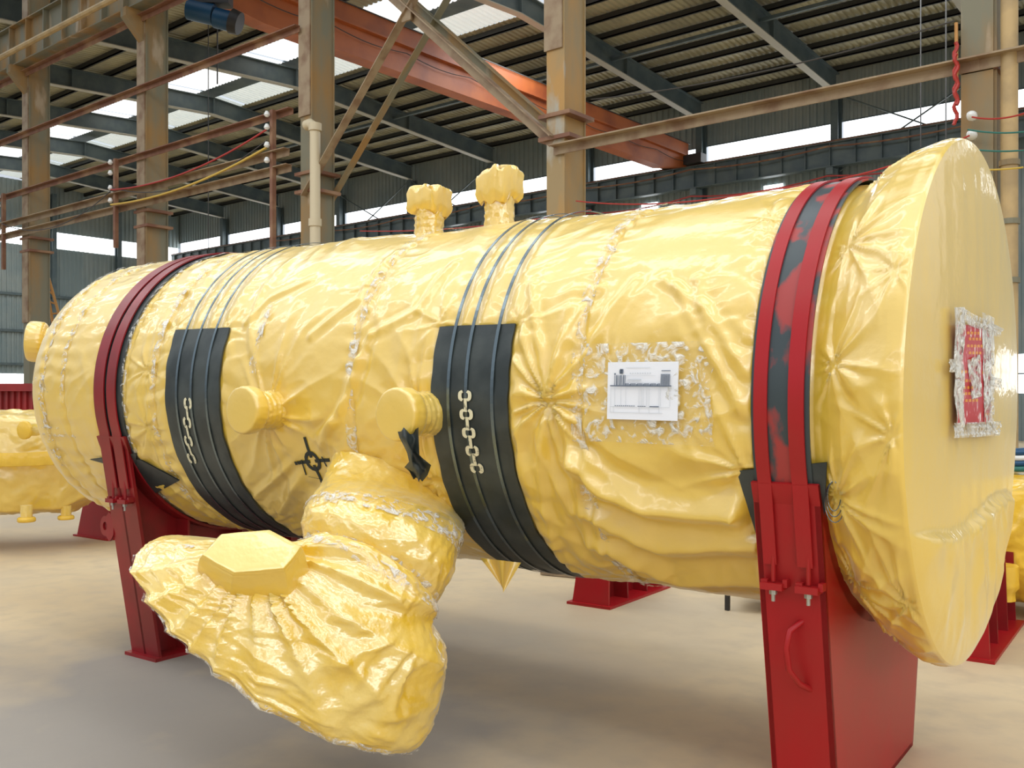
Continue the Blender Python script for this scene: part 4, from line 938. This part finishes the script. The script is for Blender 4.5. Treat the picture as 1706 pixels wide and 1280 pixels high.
# ------------------------------------------------------------------ other wrapped equipment
def blob(name, c, ax, L, prof, label, cat, seed, squash=1.0, mm='film'):
    """horizontal wrapped body: prof = list of (u, r)"""
    ax = unit(ax); t = thing(name, [c[0], c[1], c[2]-max(p[1] for p in prof)], label, cat)
    n = 220; th = np.linspace(0, 2*PI, n, endpoint=False); sd = unit(np.cross(ax, (0, 0, 1))); up = np.cross(sd, ax)
    us = np.linspace(0, 1, 150); rr2 = np.interp(us, [p[0] for p in prof], [p[1] for p in prof])
    G = np.zeros((150, n, 3))
    for i, u in enumerate(us):
        ce_, se_ = np.cos(th), np.sin(th); k = 1/np.maximum(np.maximum(np.abs(ce_), np.abs(se_)), .7)**.6
        G[i] = c+ax*(u-.5)*L+rr2[i]*k[:, None]*(np.outer(ce_, sd)+np.outer(se_, up)*squash)
    wq = perlin(G*2, seed); h = .04*ridged(G*2.2+wq[..., None], seed, 3)+.015*ridged(G*7, seed+3, 2)
    nr = G-(c+ax*(us-.5)[:, None]*L)[:, None, :]; nr /= np.maximum(np.linalg.norm(nr, axis=-1, keepdims=True), 1e-6)
    G = G+nr*h[..., None]
    m = MB(); m.loft([g for g in G]); m.build('film_wrapping', M[mm], t, True)
    return t
lc = P(20, 770, 10.2)
tl = blob('wrapped_equipment', lc, R_*1+F_*.15, 2.9, [(0, .3), (.02, .5), (.5, .52), (.72, .5), (.8, .36), (.92, .3), (1, .22)], 'yellow film wrapped equipment at the far left behind the vessel', 'wrapped machine', 31, 1.0)
def nz(t, p, ax, L, rs, rc, seed):
    ax = unit(ax); m = MB(); m.loft([film_ring(p+ax*L*k/8, ax, rs, 48, .1, seed) for k in range(9)])
    R = [film_ring(p+ax*L*(.75+z), ax, rc*f, 48, .06, seed) for z, f in ((0, .85), (.08, 1), (.25, 1), (.3, .9), (.31, .02))]
    o = m.build('nozzle', M['film_tight'], t, True, 50); m = MB(); m.loft(R); m.build('flange_cap', M['film_far'], o, True, 50)
nz(tl, P(44, 842, 9.6), (0, 0, -1), .16, .055, .085, 1); nz(tl, P(110, 842, 9.9), (0, 0, -1), .14, .05, .08, 2)
nz(tl, P(62, 716, 9.5), -F_-R_*.4, .16, .06, .09, 3)
m = MB(); G = np.zeros((60, 4, 3)); 
for i in range(60):
    p = P(-40+(230*i/59), 762+1.5*math.sin(i*.13), 9.56); wv = .03*(float(perlin(np.array([[i*.45, .3, .7]]), 3)[0]))
    G[i] = [p+Z_*.05, p-Z_*.08-F_*(.04+wv), p-Z_*.085-F_*(.035+wv), p+Z_*.05+F_*.01]
m.grid(G); m.build('film_skirt', M['film_far'], tl, True)
rc_ = P(1775, 905, 6.9)
tr = blob('wrapped_equipment', rc_, -A_*.9+F_*.2, 2.2, [(0, .2), (.06, .38), (.5, .42), (.85, .4), (.93, .3), (1, .2)], 'yellow film wrapped equipment at the right edge behind the vessel end', 'wrapped machine', 37, 1.0, 'film_far')
m = MB(); bp_ = P(1668, 985, 6.6); m.loft([film_ring(bp_+Z_*(.18-k*.03), Z_, .11*(1 if k < 6 else .8), 48, .12, 5) for k in range(9)]); m.build('nozzle', M['film_far'], tr, True, 50)
# coiled hose and brown bundle at the right edge
t = thing('hose_coil', P(1712, 790, 9), 'blue and white coiled hose at the right edge', 'hose')
for k, mm in enumerate(('blue', 'ceramic', 'blue', 'wire_green')):
    c = P(1712, 752+9*k, 9); m = MB(); m.tube([c+R_*.17*math.cos(a)+F_*.17*math.sin(a)+Z_*.008*math.sin(3*a) for a in np.linspace(0, 2*PI, 30)], .028, 8); m.build('hose', M[mm], t, True, 50)
t = thing('hose_stand', P(1712, 800, 9)*np.array([1, 1, 0]), 'yellow drum stand holding the blue hose at the right edge', 'stand')
m = MB(); c = P(1712, 800, 9)*np.array([1, 1, 0]); zt_ = P(1712, 790, 9)[2]; m.tube([c, c+Z_*zt_], .2, 24); m.build('drum', M['film_far'], t, True, 40)
